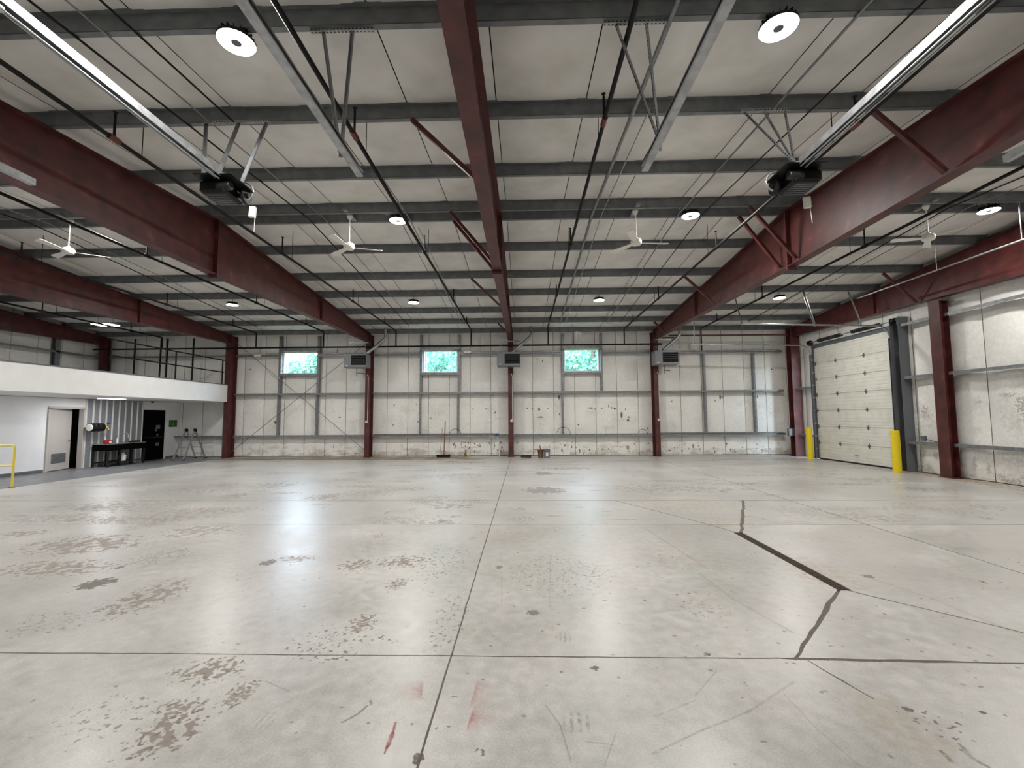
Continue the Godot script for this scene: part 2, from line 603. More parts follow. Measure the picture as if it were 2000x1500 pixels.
		for i in p.size():
			var a: Vector2 = p[i]
			var b: Vector2 = p[(i + 1) % p.size()]
			var n2 := (b - a).orthogonal().normalized()
			for q in [Vector3(a.x, 0, a.y), Vector3(b.x, -0.06, b.y), Vector3(b.x, 0, b.y), Vector3(a.x, 0, a.y), Vector3(a.x, -0.06, a.y), Vector3(b.x, -0.06, b.y)]:
				st.set_normal(Vector3(n2.x, 0, n2.y))
				st.set_uv(Vector2((q.x - z.x0) / z.w, (q.z - z.y0) / z.h))
				st.add_vertex(q)
		obj("slab", st, mats[zi], floor_)
	var grey := noisy(mat(Color.WHITE, 0.38), ramp([Color(0.36, 0.36, 0.375), Color(0.44, 0.44, 0.45), Color(0.48, 0.48, 0.485)], [0.2, 0.5, 0.85]), 0.012, 2.1, 61)
	var g := new_st()
	span(g, Vector3(LEFT, -0.06, BACK), Vector3(-13.0, 0, FRONT))
	obj("painted_slab", g, grey, floor_).set_meta("label", "grey painted concrete under the mezzanine")
	var under := new_st()
	span(under, Vector3(-13.0, -0.06, BACK), Vector3(3.0, -0.002, FRONT))
	span(under, Vector3(3.24, -0.06, BACK), Vector3(RIGHT + 0.1, -0.002, FRONT))
	span(under, Vector3(3.0, -0.06, BACK), Vector3(3.24, -0.002, -6.87))
	span(under, Vector3(3.0, -0.06, -4.61), Vector3(3.24, -0.002, FRONT))
	obj("joint_filler", under, M.joint, floor_)
	var sub := new_st()
	span(sub, Vector3(LEFT - 0.3, -0.4, BACK - 0.3), Vector3(RIGHT + 0.3, -0.25, FRONT + 0.3))
	obj("ground_slab", sub, M.joint, floor_)
	# trench drain
	var d := thing("trench_drain", "long narrow rusty trench drain set in the concrete floor", "drain", Vector3(3.12, 0, -5.74))
	var ch := new_st()
	span(ch, Vector3(-0.09, -0.2, -1.12), Vector3(0.09, -0.19, 1.12))
	for s in [-1, 1]:
		span(ch, Vector3(0.065 * s, -0.2, -1.12), Vector3(0.056 * s, -0.005, 1.12))
		span(ch, Vector3(-0.065, -0.2, 1.12 * s), Vector3(0.065, -0.005, 1.108 * s))
	obj("channel", ch, M.rust, d)
	var gr := new_st()
	for s in [-1, 0, 1]:
		span(gr, Vector3(0.05 * s - 0.004, -0.03, -1.105), Vector3(0.05 * s + 0.004, -0.006, 1.105))
	for i in 88:
		var zz := -1.1 + i * 0.0252
		span(gr, Vector3(-0.054, -0.026, zz), Vector3(0.054, -0.004, zz + 0.014))
	obj("grate", gr, M.rust, d)

# ------------------------------------------------------------------ insulation blankets
# one billowing panel in the plane of (u, v) from (u0, v0) to (u1, v1), bulging along n
func blanket(o: Vector3, u: Vector3, v: Vector3, n: Vector3, r: Rect2, bulge: float, uv: Rect2, nu := 6, nv := 6, rim := 0.45) -> SurfaceTool:
	var st := new_st()
	st.set_smooth_group(0)
	var at := func(i: int, j: int) -> Array:
		var a := float(i) / nu
		var b := float(j) / nv
		var x := r.position.x + r.size.x * a
		var y := r.position.y + r.size.y * b
		var lift := bulge * pow(sin(PI * clampf(a, 0.0, 1.0)), 0.5) * (rim + (1.0 - rim) * pow(sin(PI * b), 0.6)) + grain.get_noise_2d(x * 0.9, y * 0.9 + 40.0) * bulge * 0.5 * sin(PI * a) * (1.0 if rim > 0.0 else sin(PI * b))
		return [o + u * x + v * y + n * lift, Vector2((x - uv.position.x) / uv.size.x, (y - uv.position.y) / uv.size.y)]
	for j in nv:
		for i in nu:
			var c := [at.call(i, j), at.call(i + 1, j), at.call(i + 1, j + 1), at.call(i, j + 1)]
			for k in ([0, 2, 1, 0, 3, 2] if u.cross(v).dot(n) > 0 else [0, 1, 2, 0, 2, 3]):
				st.set_uv(c[k][1])
				st.add_vertex(c[k][0])
	st.index()
	st.generate_normals()
	return st

func minus(r: Rect2, h: Rect2) -> Array:           # what is left of r beside the hole h
	var c := r.intersection(h)
	if c.size.x < 0.02 or c.size.y < 0.02:
		return [r]
	var out := []
	if c.position.y - r.position.y > 0.04:
		out.append(Rect2(r.position.x, r.position.y, r.size.x, c.position.y - r.position.y))
	if r.end.y - c.end.y > 0.04:
		out.append(Rect2(r.position.x, c.end.y, r.size.x, r.end.y - c.end.y))
	if c.position.x - r.position.x > 0.04:
		out.append(Rect2(r.position.x, c.position.y, c.position.x - r.position.x, c.size.y))
	if r.end.x - c.end.x > 0.04:
		out.append(Rect2(c.end.x, c.position.y, r.end.x - c.end.x, c.size.y))
	return out

const WINDOWS := [[-10.9, -9.27], [-4.51, -2.93], [1.83, 3.41]]
const ROWS := [[0.02, 0.9], [0.9, 2.76], [2.76, 4.5], [4.5, 5.75]]

func build_walls() -> void:
	grain.frequency = 1.0
	# back wall
	var zb := area(LEFT, 0.0, 31.0, 5.6, 2048, 370, [232, 230, 225], [8, 7, 5, 0], 150, 71)
	for e in WALL_MARKS:
		mark(zb, e[0], e[1], e[2] * 0.75, e[3] * 0.8, int(e[4]), e[5] * 0.85, Vector3i(58, 52, 46) if int(e[4]) == 1 else Vector3i(-1, 0, 0))
	var rng := RandomNumberGenerator.new()
	rng.seed = 77
	for i in 260:   # splashes and scuffs along the foot of the wall
		mark(zb, rng.randf_range(-13.0, 11.7), absf(rng.randfn(0.0, 0.16)), rng.randf_range(0.04, 0.35), rng.randf_range(0.03, 0.12), 0, 0.38, Vector3i(140, 128, 112))
	for i in 120:
		mark(zb, rng.randf_range(-13.0, 11.7), rng.randf_range(0.2, 2.6), rng.randf_range(0.05, 0.45), rng.randf_range(0.05, 0.5), 4, 0.25, Vector3i(150, 144, 134))
	var mb := painted(zb, 0.4)
	var wb := structure("wall_back")
	var sh := new_st()
	var xs := [LEFT - 0.2]
	for w in WINDOWS:
		xs.append_array([w[0], w[1]])
	xs.append(RIGHT + 0.3)
	for k in range(0, xs.size(), 2):
		span(sh, Vector3(xs[k], -0.3, BACK - 0.06), Vector3(xs[k + 1], 6.2, BACK - 0.2))
	for w in WINDOWS:
		span(sh, Vector3(w[0], -0.3, BACK - 0.06), Vector3(w[1], 3.72, BACK - 0.2))
		span(sh, Vector3(w[0], 4.72, BACK - 0.06), Vector3(w[1], 6.2, BACK - 0.2))
	obj("sheathing", sh, M.sheathing, wb)
	var x := 0.43 - 0.937 * 21
	while x < RIGHT - 0.05:
		for row in ROWS:
			var a := maxf(x, LEFT)
			var r := [Rect2(a + 0.008, row[0], minf(x + 0.937, RIGHT) - a - 0.016, row[1] - row[0] - 0.004)]
			for w in WINDOWS:
				var next := []
				for q in r:
					next.append_array(minus(q, Rect2(w[0] - 0.02, 3.7, w[1] - w[0] + 0.04, 1.04)))
				r = next
			for q in r:
				obj("insulation_panel", blanket(Vector3(0, 0, BACK - 0.045), Vector3.RIGHT, Vector3.UP, Vector3.BACK, q, 0.05 * minf(1.0, q.size.x), Rect2(LEFT, 0, 31.0, 5.6)), mb, wb)
		x += 0.937
	# right wall, with the overhead door's opening
	var zr := area(-20.3, 0.0, 21.3, 6.2, 1420, 413, [233, 231, 226], [9, 8, 5, 0], 150, 81)
	for e in [[-11.0, 1.9, 0.16, 0.3], [-11.3, 2.15, 0.2, 0.08], [-12.0, 2.0, 0.1, 0.04], [-13.6, 1.75, 0.16, 0.22], [-13.45, 2.55, 0.04, 0.07], [-13.5, 2.65, 0.03, 0.03], [-12.2, 0.45, 0.06, 0.2], [-11.9, 0.3, 0.05, 0.16], [-11.1, 0.2, 0.06, 0.05], [-13.3, 0.5, 0.1, 0.16]]:
		mark(zr, e[0], e[1], e[2], e[3], 0, 0.45, Vector3i(96, 92, 88))
	for i in 70:
		mark(zr, rng.randf_range(-14.2, -8.0), rng.randf_range(0.1, 2.9), rng.randf_range(0.05, 0.5), rng.randf_range(0.05, 0.4), 4, 0.22, Vector3i(150, 145, 138))
	for i in 60:
		mark(zr, rng.randf_range(-14.2, -8.0), absf(rng.randfn(0.0, 0.14)), rng.randf_range(0.04, 0.3), rng.randf_range(0.03, 0.1), 0, 0.38, Vector3i(140, 130, 116))
	for e in [[-12.15, 4.1, 0.03, 0.14], [-12.05, 3.95, 0.04, 0.2], [-11.7, 4.1, 0.16, 0.02]]:
		mark(zr, e[0], e[1], e[2], e[3], 7, 0.9)
	var mr := painted(zr, 0.4)
	var wr := structure("wall_right")
	var s2 := new_st()
	span(s2, Vector3(RIGHT + 0.06, -0.3, BACK - 0.2), Vector3(RIGHT + 0.2, 6.4, -18.22))
	span(s2, Vector3(RIGHT + 0.06, -0.3, -14.38), Vector3(RIGHT + 0.2, 6.4, FRONT + 0.2))
	span(s2, Vector3(RIGHT + 0.06, 4.4, -18.22), Vector3(RIGHT + 0.2, 6.4, -14.38))
	obj("sheathing", s2, M.sheathing, wr)
	var hole := Rect2(-18.3, -0.1, 4.0, 4.55)
	var z := -20.25
	while z < FRONT:
		var step := 1.06 if z < -8.0 else 3.0
		for row in [[0.02, 0.9], [0.9, 2.76], [2.76, 4.42], [4.42, 6.15]]:
			for q in minus(Rect2(z + 0.009, row[0], minf(step, FRONT - z) - 0.018, row[1] - row[0] - 0.004), hole):
				obj("insulation_panel", blanket(Vector3(RIGHT + 0.045, 0, 0), Vector3.BACK, Vector3.UP, Vector3.LEFT, q, 0.06, Rect2(-20.3, 0, 21.3, 6.2)), mr, wr)
		z += step
	# left wall, seen above the mezzanine
	var wl := structure("wall_left")
	var s3 := new_st()
	span(s3, Vector3(LEFT - 0.2, -0.3, BACK - 0.2), Vector3(LEFT - 0.06, 6.4, FRONT + 0.2))
	obj("sheathing", s3, M.sheathing, wl)
	z = -20.25
	while z < FRONT:
		var step := 0.95 if z < -10.0 else 3.0
		for row in [[3.2, 4.5], [4.5, 6.1]]:
			obj("insulation_panel", blanket(Vector3(LEFT - 0.045, 0, 0), Vector3.BACK, Vector3.UP, Vector3.RIGHT, Rect2(z + 0.006, row[0], minf(step, FRONT - z) - 0.012, row[1] - row[0] - 0.004), 0.05, Rect2(-20.3, 0, 21.3, 6.2)), mr, wl)
		z += step
	# front wall behind the camera with its two overhead doors
	var wf := structure("wall_front")
	var s4 := new_st()
	for e in [[LEFT - 0.2, -5.95], [-1.93, 1.47], [5.53, RIGHT + 0.2]]:
		span(s4, Vector3(e[0], -0.3, FRONT), Vector3(e[1], 6.2, FRONT + 0.2))
	for e in [[-5.95, -1.93], [1.47, 5.53]]:
		span(s4, Vector3(e[0], 4.3, FRONT), Vector3(e[1], 6.2, FRONT + 0.2))
	obj("sheathing", s4, M.white_paint, wf)
	for e in [[-5.95, -1.93, "door_3"], [1.47, 5.53, "door_4"]]:
		var df := structure(e[2])
		for k in 7:
			var s5 := new_st()
			box(s5, Vector3((e[0] + e[1]) / 2, 0.03 + 0.61 * (k + 0.5), FRONT + 0.05), Vector3(e[1] - e[0], 0.6, 0.05), Basis.IDENTITY, 0.006)
			obj("door_panel", s5, M.door_white, df)

func build_roof() -> void:
	var c := structure("ceiling")
	var st := new_st()
	for e in [[BACK - 0.2, RIDGE], [RIDGE, FRONT + 0.2]]:
		var y0: float = purlin_y(e[0]) + 0.34
		var y1: float = purlin_y(e[1]) + 0.34
		hexa(st, [Vector3(LEFT - 0.2, y1, e[1]), Vector3(RIGHT + 0.2, y1, e[1]), Vector3(RIGHT + 0.2, y0, e[0]), Vector3(LEFT - 0.2, y0, e[0]),
			Vector3(LEFT - 0.2, y1 + 0.1, e[1]), Vector3(RIGHT + 0.2, y1 + 0.1, e[1]), Vector3(RIGHT + 0.2, y0 + 0.1, e[0]), Vector3(LEFT - 0.2, y0 + 0.1, e[0])])
	obj("roof_deck", st, M.deck, c)
	var zs := [BACK]
	zs.append_array(PURLIN_Z)
	var rng := RandomNumberGenerator.new()
	rng.seed = 3
	for k in zs.size() - 1:
		var z0: float = zs[k]
		var z1: float = zs[k + 1]
		var whole: bool = k == 0 or k == 7 or k > 11
		var n := 1 if whole else 25
		var y0 := purlin_y(z0) + 0.2
		var y1 := purlin_y(z1) + 0.2
		if k == 0:
			y0 = y1 - 0.05
		var v := Vector3(0, y1 - y0, z1 - z0)
		var w := 31.0 if whole else 1.24
		var variants := []
		for t in (1 if whole else 4):
			variants.append(blanket(Vector3.ZERO, Vector3.RIGHT, v.normalized(), Vector3.DOWN, Rect2(0.007, 0.0, w - 0.014, v.length()), 0.012 if whole else [0.05, 0.06, 0.045, 0.065][t], Rect2(0, 0, 1, 1), 40 if whole else 9, 6, 0.0).commit())
		for i in n:
			var x := LEFT if whole else -0.34 - 15.0 * 1.24 + i * 1.24
			put("insulation_panel", variants[rng.randi() % variants.size()], M.roof_vinyl, c, Vector3(x, y0, z0))

# ------------------------------------------------------------------ steel
func i_profile(w: float, d: float, t := 0.014) -> PackedVector2Array:
	var a := w / 2
	var b := d / 2
	var h := t / 2
	return PackedVector2Array([Vector2(-a, -b), Vector2(a, -b), Vector2(a, -b + t), Vector2(h, -b + t), Vector2(h, b - t), Vector2(a, b - t), Vector2(a, b), Vector2(-a, b), Vector2(-a, b - t), Vector2(-h, b - t), Vector2(-h, -b + t), Vector2(-a, -b + t)])

func frame(x: float, col_w: float, front_z: float, depth: float, label: String) -> void:
	var f := thing("steel_frame", label, "steel frame", Vector3(x, 0, 0), "dark red rigid steel frames of the building")
	var st := new_st()
	var cz := front_z - depth / 2
	sweep(st, i_profile(col_w, depth), Vector3(0, 0.015, cz), Vector3(0, purlin_y(front_z) - 0.01, cz), Vector3.BACK)
	obj("column", st, M.red, f)
	var bp := new_st()
	span(bp, Vector3(-col_w / 2 - 0.03, 0.0, front_z + 0.03), Vector3(col_w / 2 + 0.03, 0.015, front_z - depth - 0.02))
	obj("base_plate", bp, M.red, f)
	# rafters: web, two flanges each
	var low := [[front_z - 0.1, 5.06], [RIDGE - 0.02, 4.88]]
	var low2 := [[RIDGE + 0.02, 4.88], [-4.0, 4.9], [FRONT - 0.2, 5.06]]
	for part in [low, low2]:
		var web := new_st()
		var top := new_st()
		var bot := new_st()
		for k in part.size() - 1:
			var z0: float = part[k][0]
			var z1: float = part[k + 1][0]
			var b0: float = part[k][1]
			var b1: float = part[k + 1][1]
			var t0 := purlin_y(z0) - 0.005
			var t1 := purlin_y(z1) - 0.005
			hexa(web, [Vector3(-0.006, b1, z1), Vector3(0.006, b1, z1), Vector3(0.006, b0, z0), Vector3(-0.006, b0, z0), Vector3(-0.006, t1, z1), Vector3(0.006, t1, z1), Vector3(0.006, t0, z0), Vector3(-0.006, t0, z0)])
			hexa(top, [Vector3(-0.1, t1 - 0.014, z1), Vector3(0.1, t1 - 0.014, z1), Vector3(0.1, t0 - 0.014, z0), Vector3(-0.1, t0 - 0.014, z0), Vector3(-0.1, t1, z1), Vector3(0.1, t1, z1), Vector3(0.1, t0, z0), Vector3(-0.1, t0, z0)])
			hexa(bot, [Vector3(-0.103, b1 - 0.014, z1), Vector3(0.103, b1 - 0.014, z1), Vector3(0.103, b0 - 0.014, z0), Vector3(-0.103, b0 - 0.014, z0), Vector3(-0.103, b1, z1), Vector3(0.103, b1, z1), Vector3(0.103, b0, z0), Vector3(-0.103, b0, z0)])
		obj("rafter_web", web, M.red, f)
		obj("top_flange", top, M.red, f)
		obj("bottom_flange", bot, M.red, f)
	var sp := new_st()
	for s in [-1, 1]:
		span(sp, Vector3(-0.105, 4.79, RIDGE + s * 0.002), Vector3(0.105, purlin_y(RIDGE) - 0.02, RIDGE + s * 0.024))
	obj("splice_plate", sp, M.red, f)
	var bolts := new_st()
	for y in [4.83, 4.97, 5.12, 5.85, 5.98]:
		for s in [-1, 1]:
			lathe(bolts, [[0.0, -0.045], [0.016, -0.045], [0.016, 0.045], [0.0, 0.045]], Vector3(0.065 * s, y, RIDGE), Basis(Vector3.RIGHT, PI / 2), 6)
	obj("bolt", bolts, M.red, f).set_meta("kind", "stuff")
	for z in [front_z - 0.06, -14.83]:
		var sf := new_st()
		var b := lerpf(5.06, 4.88, (z - low[0][0]) / (low[1][0] - low[0][0]))
		span(sf, Vector3(-0.095, b, z - 0.006), Vector3(0.095, purlin_y(z) - 0.02, z + 0.006))
		obj("stiffener", sf, M.red, f)

func build_frames() -> void:
	frame(-18.9, 0.2, -19.7, 0.4, "dark red steel frame above the mezzanine in the dim corner")
	frame(-13.04, 0.21, -19.6, 0.5, "dark red steel frame at the edge of the white mezzanine")
	frame(-6.8, 0.2, -19.6, 0.5, "dark red steel frame between the cross-braced bay and the broom")
	frame(-0.54, 0.215, -19.6, 0.5, "dark red steel frame running down the middle of the hall")
	frame(5.75, 0.2, -19.6, 0.5, "dark red steel frame between the buckets and the overhead door bay")
	frame(11.52, 0.37, -19.3, 0.35, "dark red steel frame along the wall with the overhead door")
	var mid := thing("wall_column", "dark red steel column standing at the right wall past the overhead door", "column", Vector3(11.53, 0, -12.68))
	var st := new_st()
	sweep(st, i_profile(0.34, 0.24), Vector3(0, 0.015, 0), Vector3(0, 4.86, 0), Vector3.RIGHT)
	obj("shaft", st, M.red, mid)
	var bp := new_st()
	box(bp, Vector3(0, 0.008, 0), Vector3(0.28, 0.016, 0.4))
	obj("base_plate", bp, M.red, mid)
	# flange braces from a purlin down to a rafter's lower flange
	var where := {"middle": [-0.54, [-6.0, -9.33, -9.8, -13.25, -18.18]], "right-hand": [5.75, [-6.0, -9.33, -9.8, -13.25, -18.18]], "outer": [11.52, [-13.25]]}
	var names := {"middle": "the frame down the middle", "right-hand": "the door bay frame", "outer": "the side wall frame"}
	var order := {-6.0: "in front of the ridge", -9.33: "at the front ridge purlin", -9.8: "at the rear ridge purlin", -13.25: "half way to the back wall", -18.18: "close to the back wall"}
	for w in where:
		for z in where[w][1]:
			var x: float = where[w][0]
			var b := new_st()
			var dz := 0.12 if z == -9.8 else 0.0
			var p := Vector3(x - 0.98, purlin_y(z) - 0.02, z)
			var q := Vector3(x - 0.06, 4.95, z - dz)
			if z == -18.18:
				p = Vector3(x - 0.45, purlin_y(z) - 0.02, z)
				q = Vector3(x - 0.06, 5.1, z)
			sweep(b, PackedVector2Array([Vector2(-0.03, -0.03), Vector2(0.03, -0.03), Vector2(0.03, -0.024), Vector2(-0.024, -0.024), Vector2(-0.024, 0.03), Vector2(-0.03, 0.03)]), p, q)
			var o := obj("flange_brace", b, M.red)
			tag(o, "red angle brace on %s, %s" % [names[w], order[z]], "brace", "red flange braces under the roof")

func build_purlins() -> void:
	var z_prof := PackedVector2Array([Vector2(0, 0), Vector2(0.008, 0), Vector2(0.008, 0.192), Vector2(-0.06, 0.192), Vector2(-0.06, 0.2), Vector2(0, 0.2), Vector2(0, 0.008), Vector2(0.062, 0.008), Vector2(0.062, 0.022), Vector2(0.07, 0.022), Vector2(0.07, 0)])
	var st := new_st()
	sweep(st, z_prof, Vector3(LEFT + 0.05, 0, 0), Vector3(RIGHT - 0.05, 0, 0))
	var mesh := st.commit()
	var words := ["eave", "second", "third", "fourth", "fifth", "sixth", "rear ridge", "front ridge", "first", "second", "third", "fourth", "fifth", "sixth"]
	for k in PURLIN_Z.size():
		var z: float = PURLIN_Z[k]
		var o := put("roof_purlin", mesh, M.purlin, null, Vector3(0, purlin_y(z), z))
		var l := ""
		if k == 0:
			l = "grey steel eave purlin along the top of the back wall"
		elif k == 6 or k == 7:
			l = "grey steel purlin on the %s side of the roof ridge" % ["rear", "front"][k - 6]
		elif k < 6:
			l = "grey steel roof purlin, %s one out from the back wall" % words[k]
		else:
			l = "grey steel roof purlin, %s one in front of the ridge pair" % words[k]
		tag(o, l, "purlin", "grey roof purlins")

func girt_mesh(len_: float) -> ArrayMesh:
	var st := new_st()
	sweep(st, PackedVector2Array([Vector2(-0.1, 0.04), Vector2(0.1, 0.04), Vector2(0.1, 0.032), Vector2(-0.092, 0.032), Vector2(-0.092, -0.035), Vector2(-0.08, -0.035), Vector2(-0.08, -0.043), Vector2(-0.1, -0.043)]), Vector3.ZERO, Vector3(-len_, 0, 0))
	return st.commit()

func girt(a: Vector3, b: Vector3, label: String) -> void:   # runs from a to b, flange on the room's side
	var o := put("wall_girt", girt_mesh(a.distance_to(b)), M.girt, null, a)
	var d := (b - a).normalized()
	# local -x along the run, local +z to the right hand of it
	o.basis = Basis(-d, Vector3.UP, -d.cross(Vector3.UP))
	tag(o, label, "girt", "grey wall girts")

func stud(x: float, y0: float, y1: float, label: String, w := 0.1) -> void:
	var st := new_st()
	sweep(st, PackedVector2Array([Vector2(-w / 2, 0.08), Vector2(w / 2, 0.08), Vector2(w / 2, -0.1), Vector2(w / 2 - 0.006, -0.1), Vector2(w / 2 - 0.006, 0.074), Vector2(-w / 2 + 0.006, 0.074), Vector2(-w / 2 + 0.006, -0.1), Vector2(-w / 2, -0.1)]), Vector3(x, y0, -20.1), Vector3(x, y1, -20.1), Vector3.BACK)
	tag(obj("wall_stud", st, M.girt), label, "stud", "grey wall studs")

func build_girts() -> void:
	var bays := [[-18.8, -13.16, "behind the mezzanine"], [-12.92, -6.91, "in the cross-braced bay"], [-6.69, -0.66, "in the bay with the broom"], [-0.42, 5.64, "in the bay with the buckets"], [5.86, 11.34, "in the bay beside the overhead door"]]
	for k in bays.size():
		var b: Array = bays[k]
		for e in [[0.92, "at knee height"], [2.79, "at mid height"]]:
			if k == 0 and e[0] == 2.79:
				continue
			girt(Vector3(b[0], e[0], -20.07), Vector3(b[1], e[0], -20.07), "grey steel wall girt %s %s" % [e[1], b[2]])
		if k >= 1 and k <= 3:
			var w: Array = WINDOWS[k - 1]
			girt(Vector3(b[0], 4.52, -20.07), Vector3(w[0] - 0.1, 4.52, -20.07), "short grey upper girt left of the window %s" % b[2])
			girt(Vector3(w[1] + 0.1, 4.52, -20.07), Vector3(b[1], 4.52, -20.07), "short grey upper girt right of the window %s" % b[2])
		else:
			girt(Vector3(b[0], 4.52, -20.07), Vector3(b[1], 4.52, -20.07), "grey upper wall girt %s" % b[2])
	for e in [[0.88, "at knee height", -14.0], [2.82, "at mid height", -14.0], [4.43, "high up", -14.0]]:
		girt(Vector3(11.62, e[0], -13.95), Vector3(11.62, e[0], -12.86), "short grey girt %s between the door jamb and the red column" % e[1])
		girt(Vector3(11.62, e[0], -12.5), Vector3(11.62, e[0], FRONT), "long grey girt %s on the wall past the red column" % e[1])
		if e[0] < 3.0:
			girt(Vector3(11.62, e[0], -19.6), Vector3(11.62, e[0], -18.36), "short grey girt %s between the corner column and the overhead door" % e[1])
	girt(Vector3(LEFT + 0.12, 4.5, FRONT), Vector3(LEFT + 0.12, 4.5, BACK), "dark girt on the side wall above the mezzanine")
	var lst := new_st()
	sweep(lst, i_profile(0.2, 0.2), Vector3(LEFT + 0.12, 3.2, -17.95), Vector3(LEFT + 0.12, 5.5, -17.95), Vector3.RIGHT)
	tag(obj("wall_post", lst, M.girt), "grey post on the side wall above the mezzanine", "post")
	# framing of the windows
	var bw := ["in the cross-braced bay", "in the bay with the broom", "in the bay with the buckets"]
	for k in 3:
		var w: Array = WINDOWS[k]
		stud(w[0] - 0.05, 2.83, 5.42, "grey jamb stud on the left of the window %s" % bw[k])
		stud(w[1] + 0.07, 2.83, 5.42, "grey jamb stud on the right of the window %s" % bw[k])
		stud(w[0] - 0.08, 0.96, 2.75, "thin grey stud below the left window jamb %s" % bw[k], 0.07)
		if k < 2:
			stud(w[1] + 0.03, 0.96, 2.75, "thin grey stud below the right window jamb %s" % bw[k], 0.07)
		var wn := structure("window_%d" % (k + 1))
		var fr := new_st()
		var z := BACK - 0.02
		span(fr, Vector3(w[0], 3.70, z - 0.1), Vector3(w[1], 3.76, z + 0.06))
		span(fr, Vector3(w[0], 4.68, z - 0.1), Vector3(w[1], 4.74, z + 0.06))
		span(fr, Vector3(w[0], 3.76, z - 0.1), Vector3(w[0] + 0.05, 4.68, z + 0.06))
		span(fr, Vector3(w[1] - 0.05, 3.76, z - 0.1), Vector3(w[1], 4.68, z + 0.06))
		if k < 2:
			span(fr, Vector3(w[0] + 0.13, 3.76, z - 0.1), Vector3(w[0] + 0.155, 4.68, z - 0.05))
		obj("window_frame", fr, M.white_plastic, wn)
		var gl := new_st()
		span(gl, Vector3(w[0] + 0.05, 3.76, z - 0.064), Vector3(w[1] - 0.05, 4.68, z - 0.06))
		obj("pane", gl, M.window_glass, wn)
		var hd := new_st()
		span(hd, Vector3(w[0] - 0.05, 3.6, -20.19), Vector3(w[1] + 0.07, 3.7, -19.99))
		tag(obj("window_sill_channel", hd, M.girt), "grey steel sill channel below the window %s" % bw[k], "channel", "grey window channels")
		var h2 := new_st()
		span(h2, Vector3(w[0] - 0.05, 4.74, -20.19), Vector3(w[1] + 0.07, 4.86, -19.99))
		tag(obj("window_head_channel", h2, M.girt), "grey steel head channel above the window %s" % bw[k], "channel", "grey window channels")
	stud(7.98, 0.96, 4.46, "left grey stud in the bay beside the overhead door", 0.08)
	stud(10.13, 0.96, 4.46, "right grey stud in the bay beside the overhead door", 0.08)
	for e in [[Vector3(-12.9, 0.25, -19.85), Vector3(-6.95, 5.05, -19.85), "rising to the right"], [Vector3(-12.9, 5.15, -19.82), Vector3(-6.95, 0.3, -19.82), "falling to the right"]]:
		var st := new_st()
		tube(st, [e[0], e[1]], 0.013, 8)
		tag(obj("brace_rod", st, M.girt), "thin grey cross brace rod %s across the first window bay" % e[2], "brace rod", "cross brace rods")

# ------------------------------------------------------------------ lamps and fans
func area_light(parent: Node3D, at: Vector3, size: Vector2, energy: float, c: Color) -> void:
	var l := AreaLight3D.new()
	l.name = "light"
	l.area_size = size
	l.light_energy = energy
	l.light_color = c
	l.area_range = 40.0
	l.area_attenuation = 2.0
	l.shadow_enabled = true
	parent.add_child(l, true)
	l.position = at
	l.rotation_degrees.x = -90.0

func high_bay(x: float, z: float, label: String) -> void:
	var y := purlin_y(z) - 0.1
	var t := thing("high_bay_lamp", label, "lamp", Vector3(x, y, z), "round high bay lamps under the roof")
	var st := new_st()
	lathe(st, [[0.0, 0.11], [0.08, 0.11], [0.085, 0.05], [0.175, 0.045], [0.186, 0.03], [0.186, 0.006], [0.183, 0.003]], Vector3.ZERO, Basis.IDENTITY, 32)
	obj("housing", st, M.black_metal, t)
	var fins := new_st()
	for k in 16:
		var b := Basis(Vector3.UP, TAU * k / 16)
		box(fins, b * Vector3(0.125, 0.07, 0), Vector3(0.08, 0.05, 0.005), b)
	obj("heat_sink", fins, M.black_metal, t)
	var g := new_st()
	lathe(g, [[0.183, 0.008], [0.178, 0.0], [0.052, 0.0], [0.05, 0.006]], Vector3.ZERO, Basis.IDENTITY, 32)
	obj("diffuser_ring", g, M.lamp_glow, t)
	var hub := new_st()
	lathe(hub, [[0.05, 0.01], [0.048, -0.004], [0.0, -0.006]], Vector3.ZERO, Basis.IDENTITY, 20)
	obj("hub", hub, M.grey_paint, t)
	var hook := new_st()
	var top := minf(0.3, purlin_y(z) + 0.2 - y)
	tube(hook, [Vector3(0, 0.1, 0), Vector3(0, top - 0.01, 0)], 0.008, 6)
	obj("hanger", hook, M.black, t)
	var cord := new_st()
	tube(cord, [Vector3(0.03, 0.1, 0), Vector3(-0.12, 0.16, 0.03), Vector3(-0.24, 0.12, 0.05), Vector3(-0.3, 0.2, 0.05)], 0.006, 6)
	obj("cord", cord, M.white_plastic, t)
	area_light(t, Vector3(0, -0.012, 0), Vector2(0.31, 0.31), LAMP, Color(1.0, 0.988, 0.968))

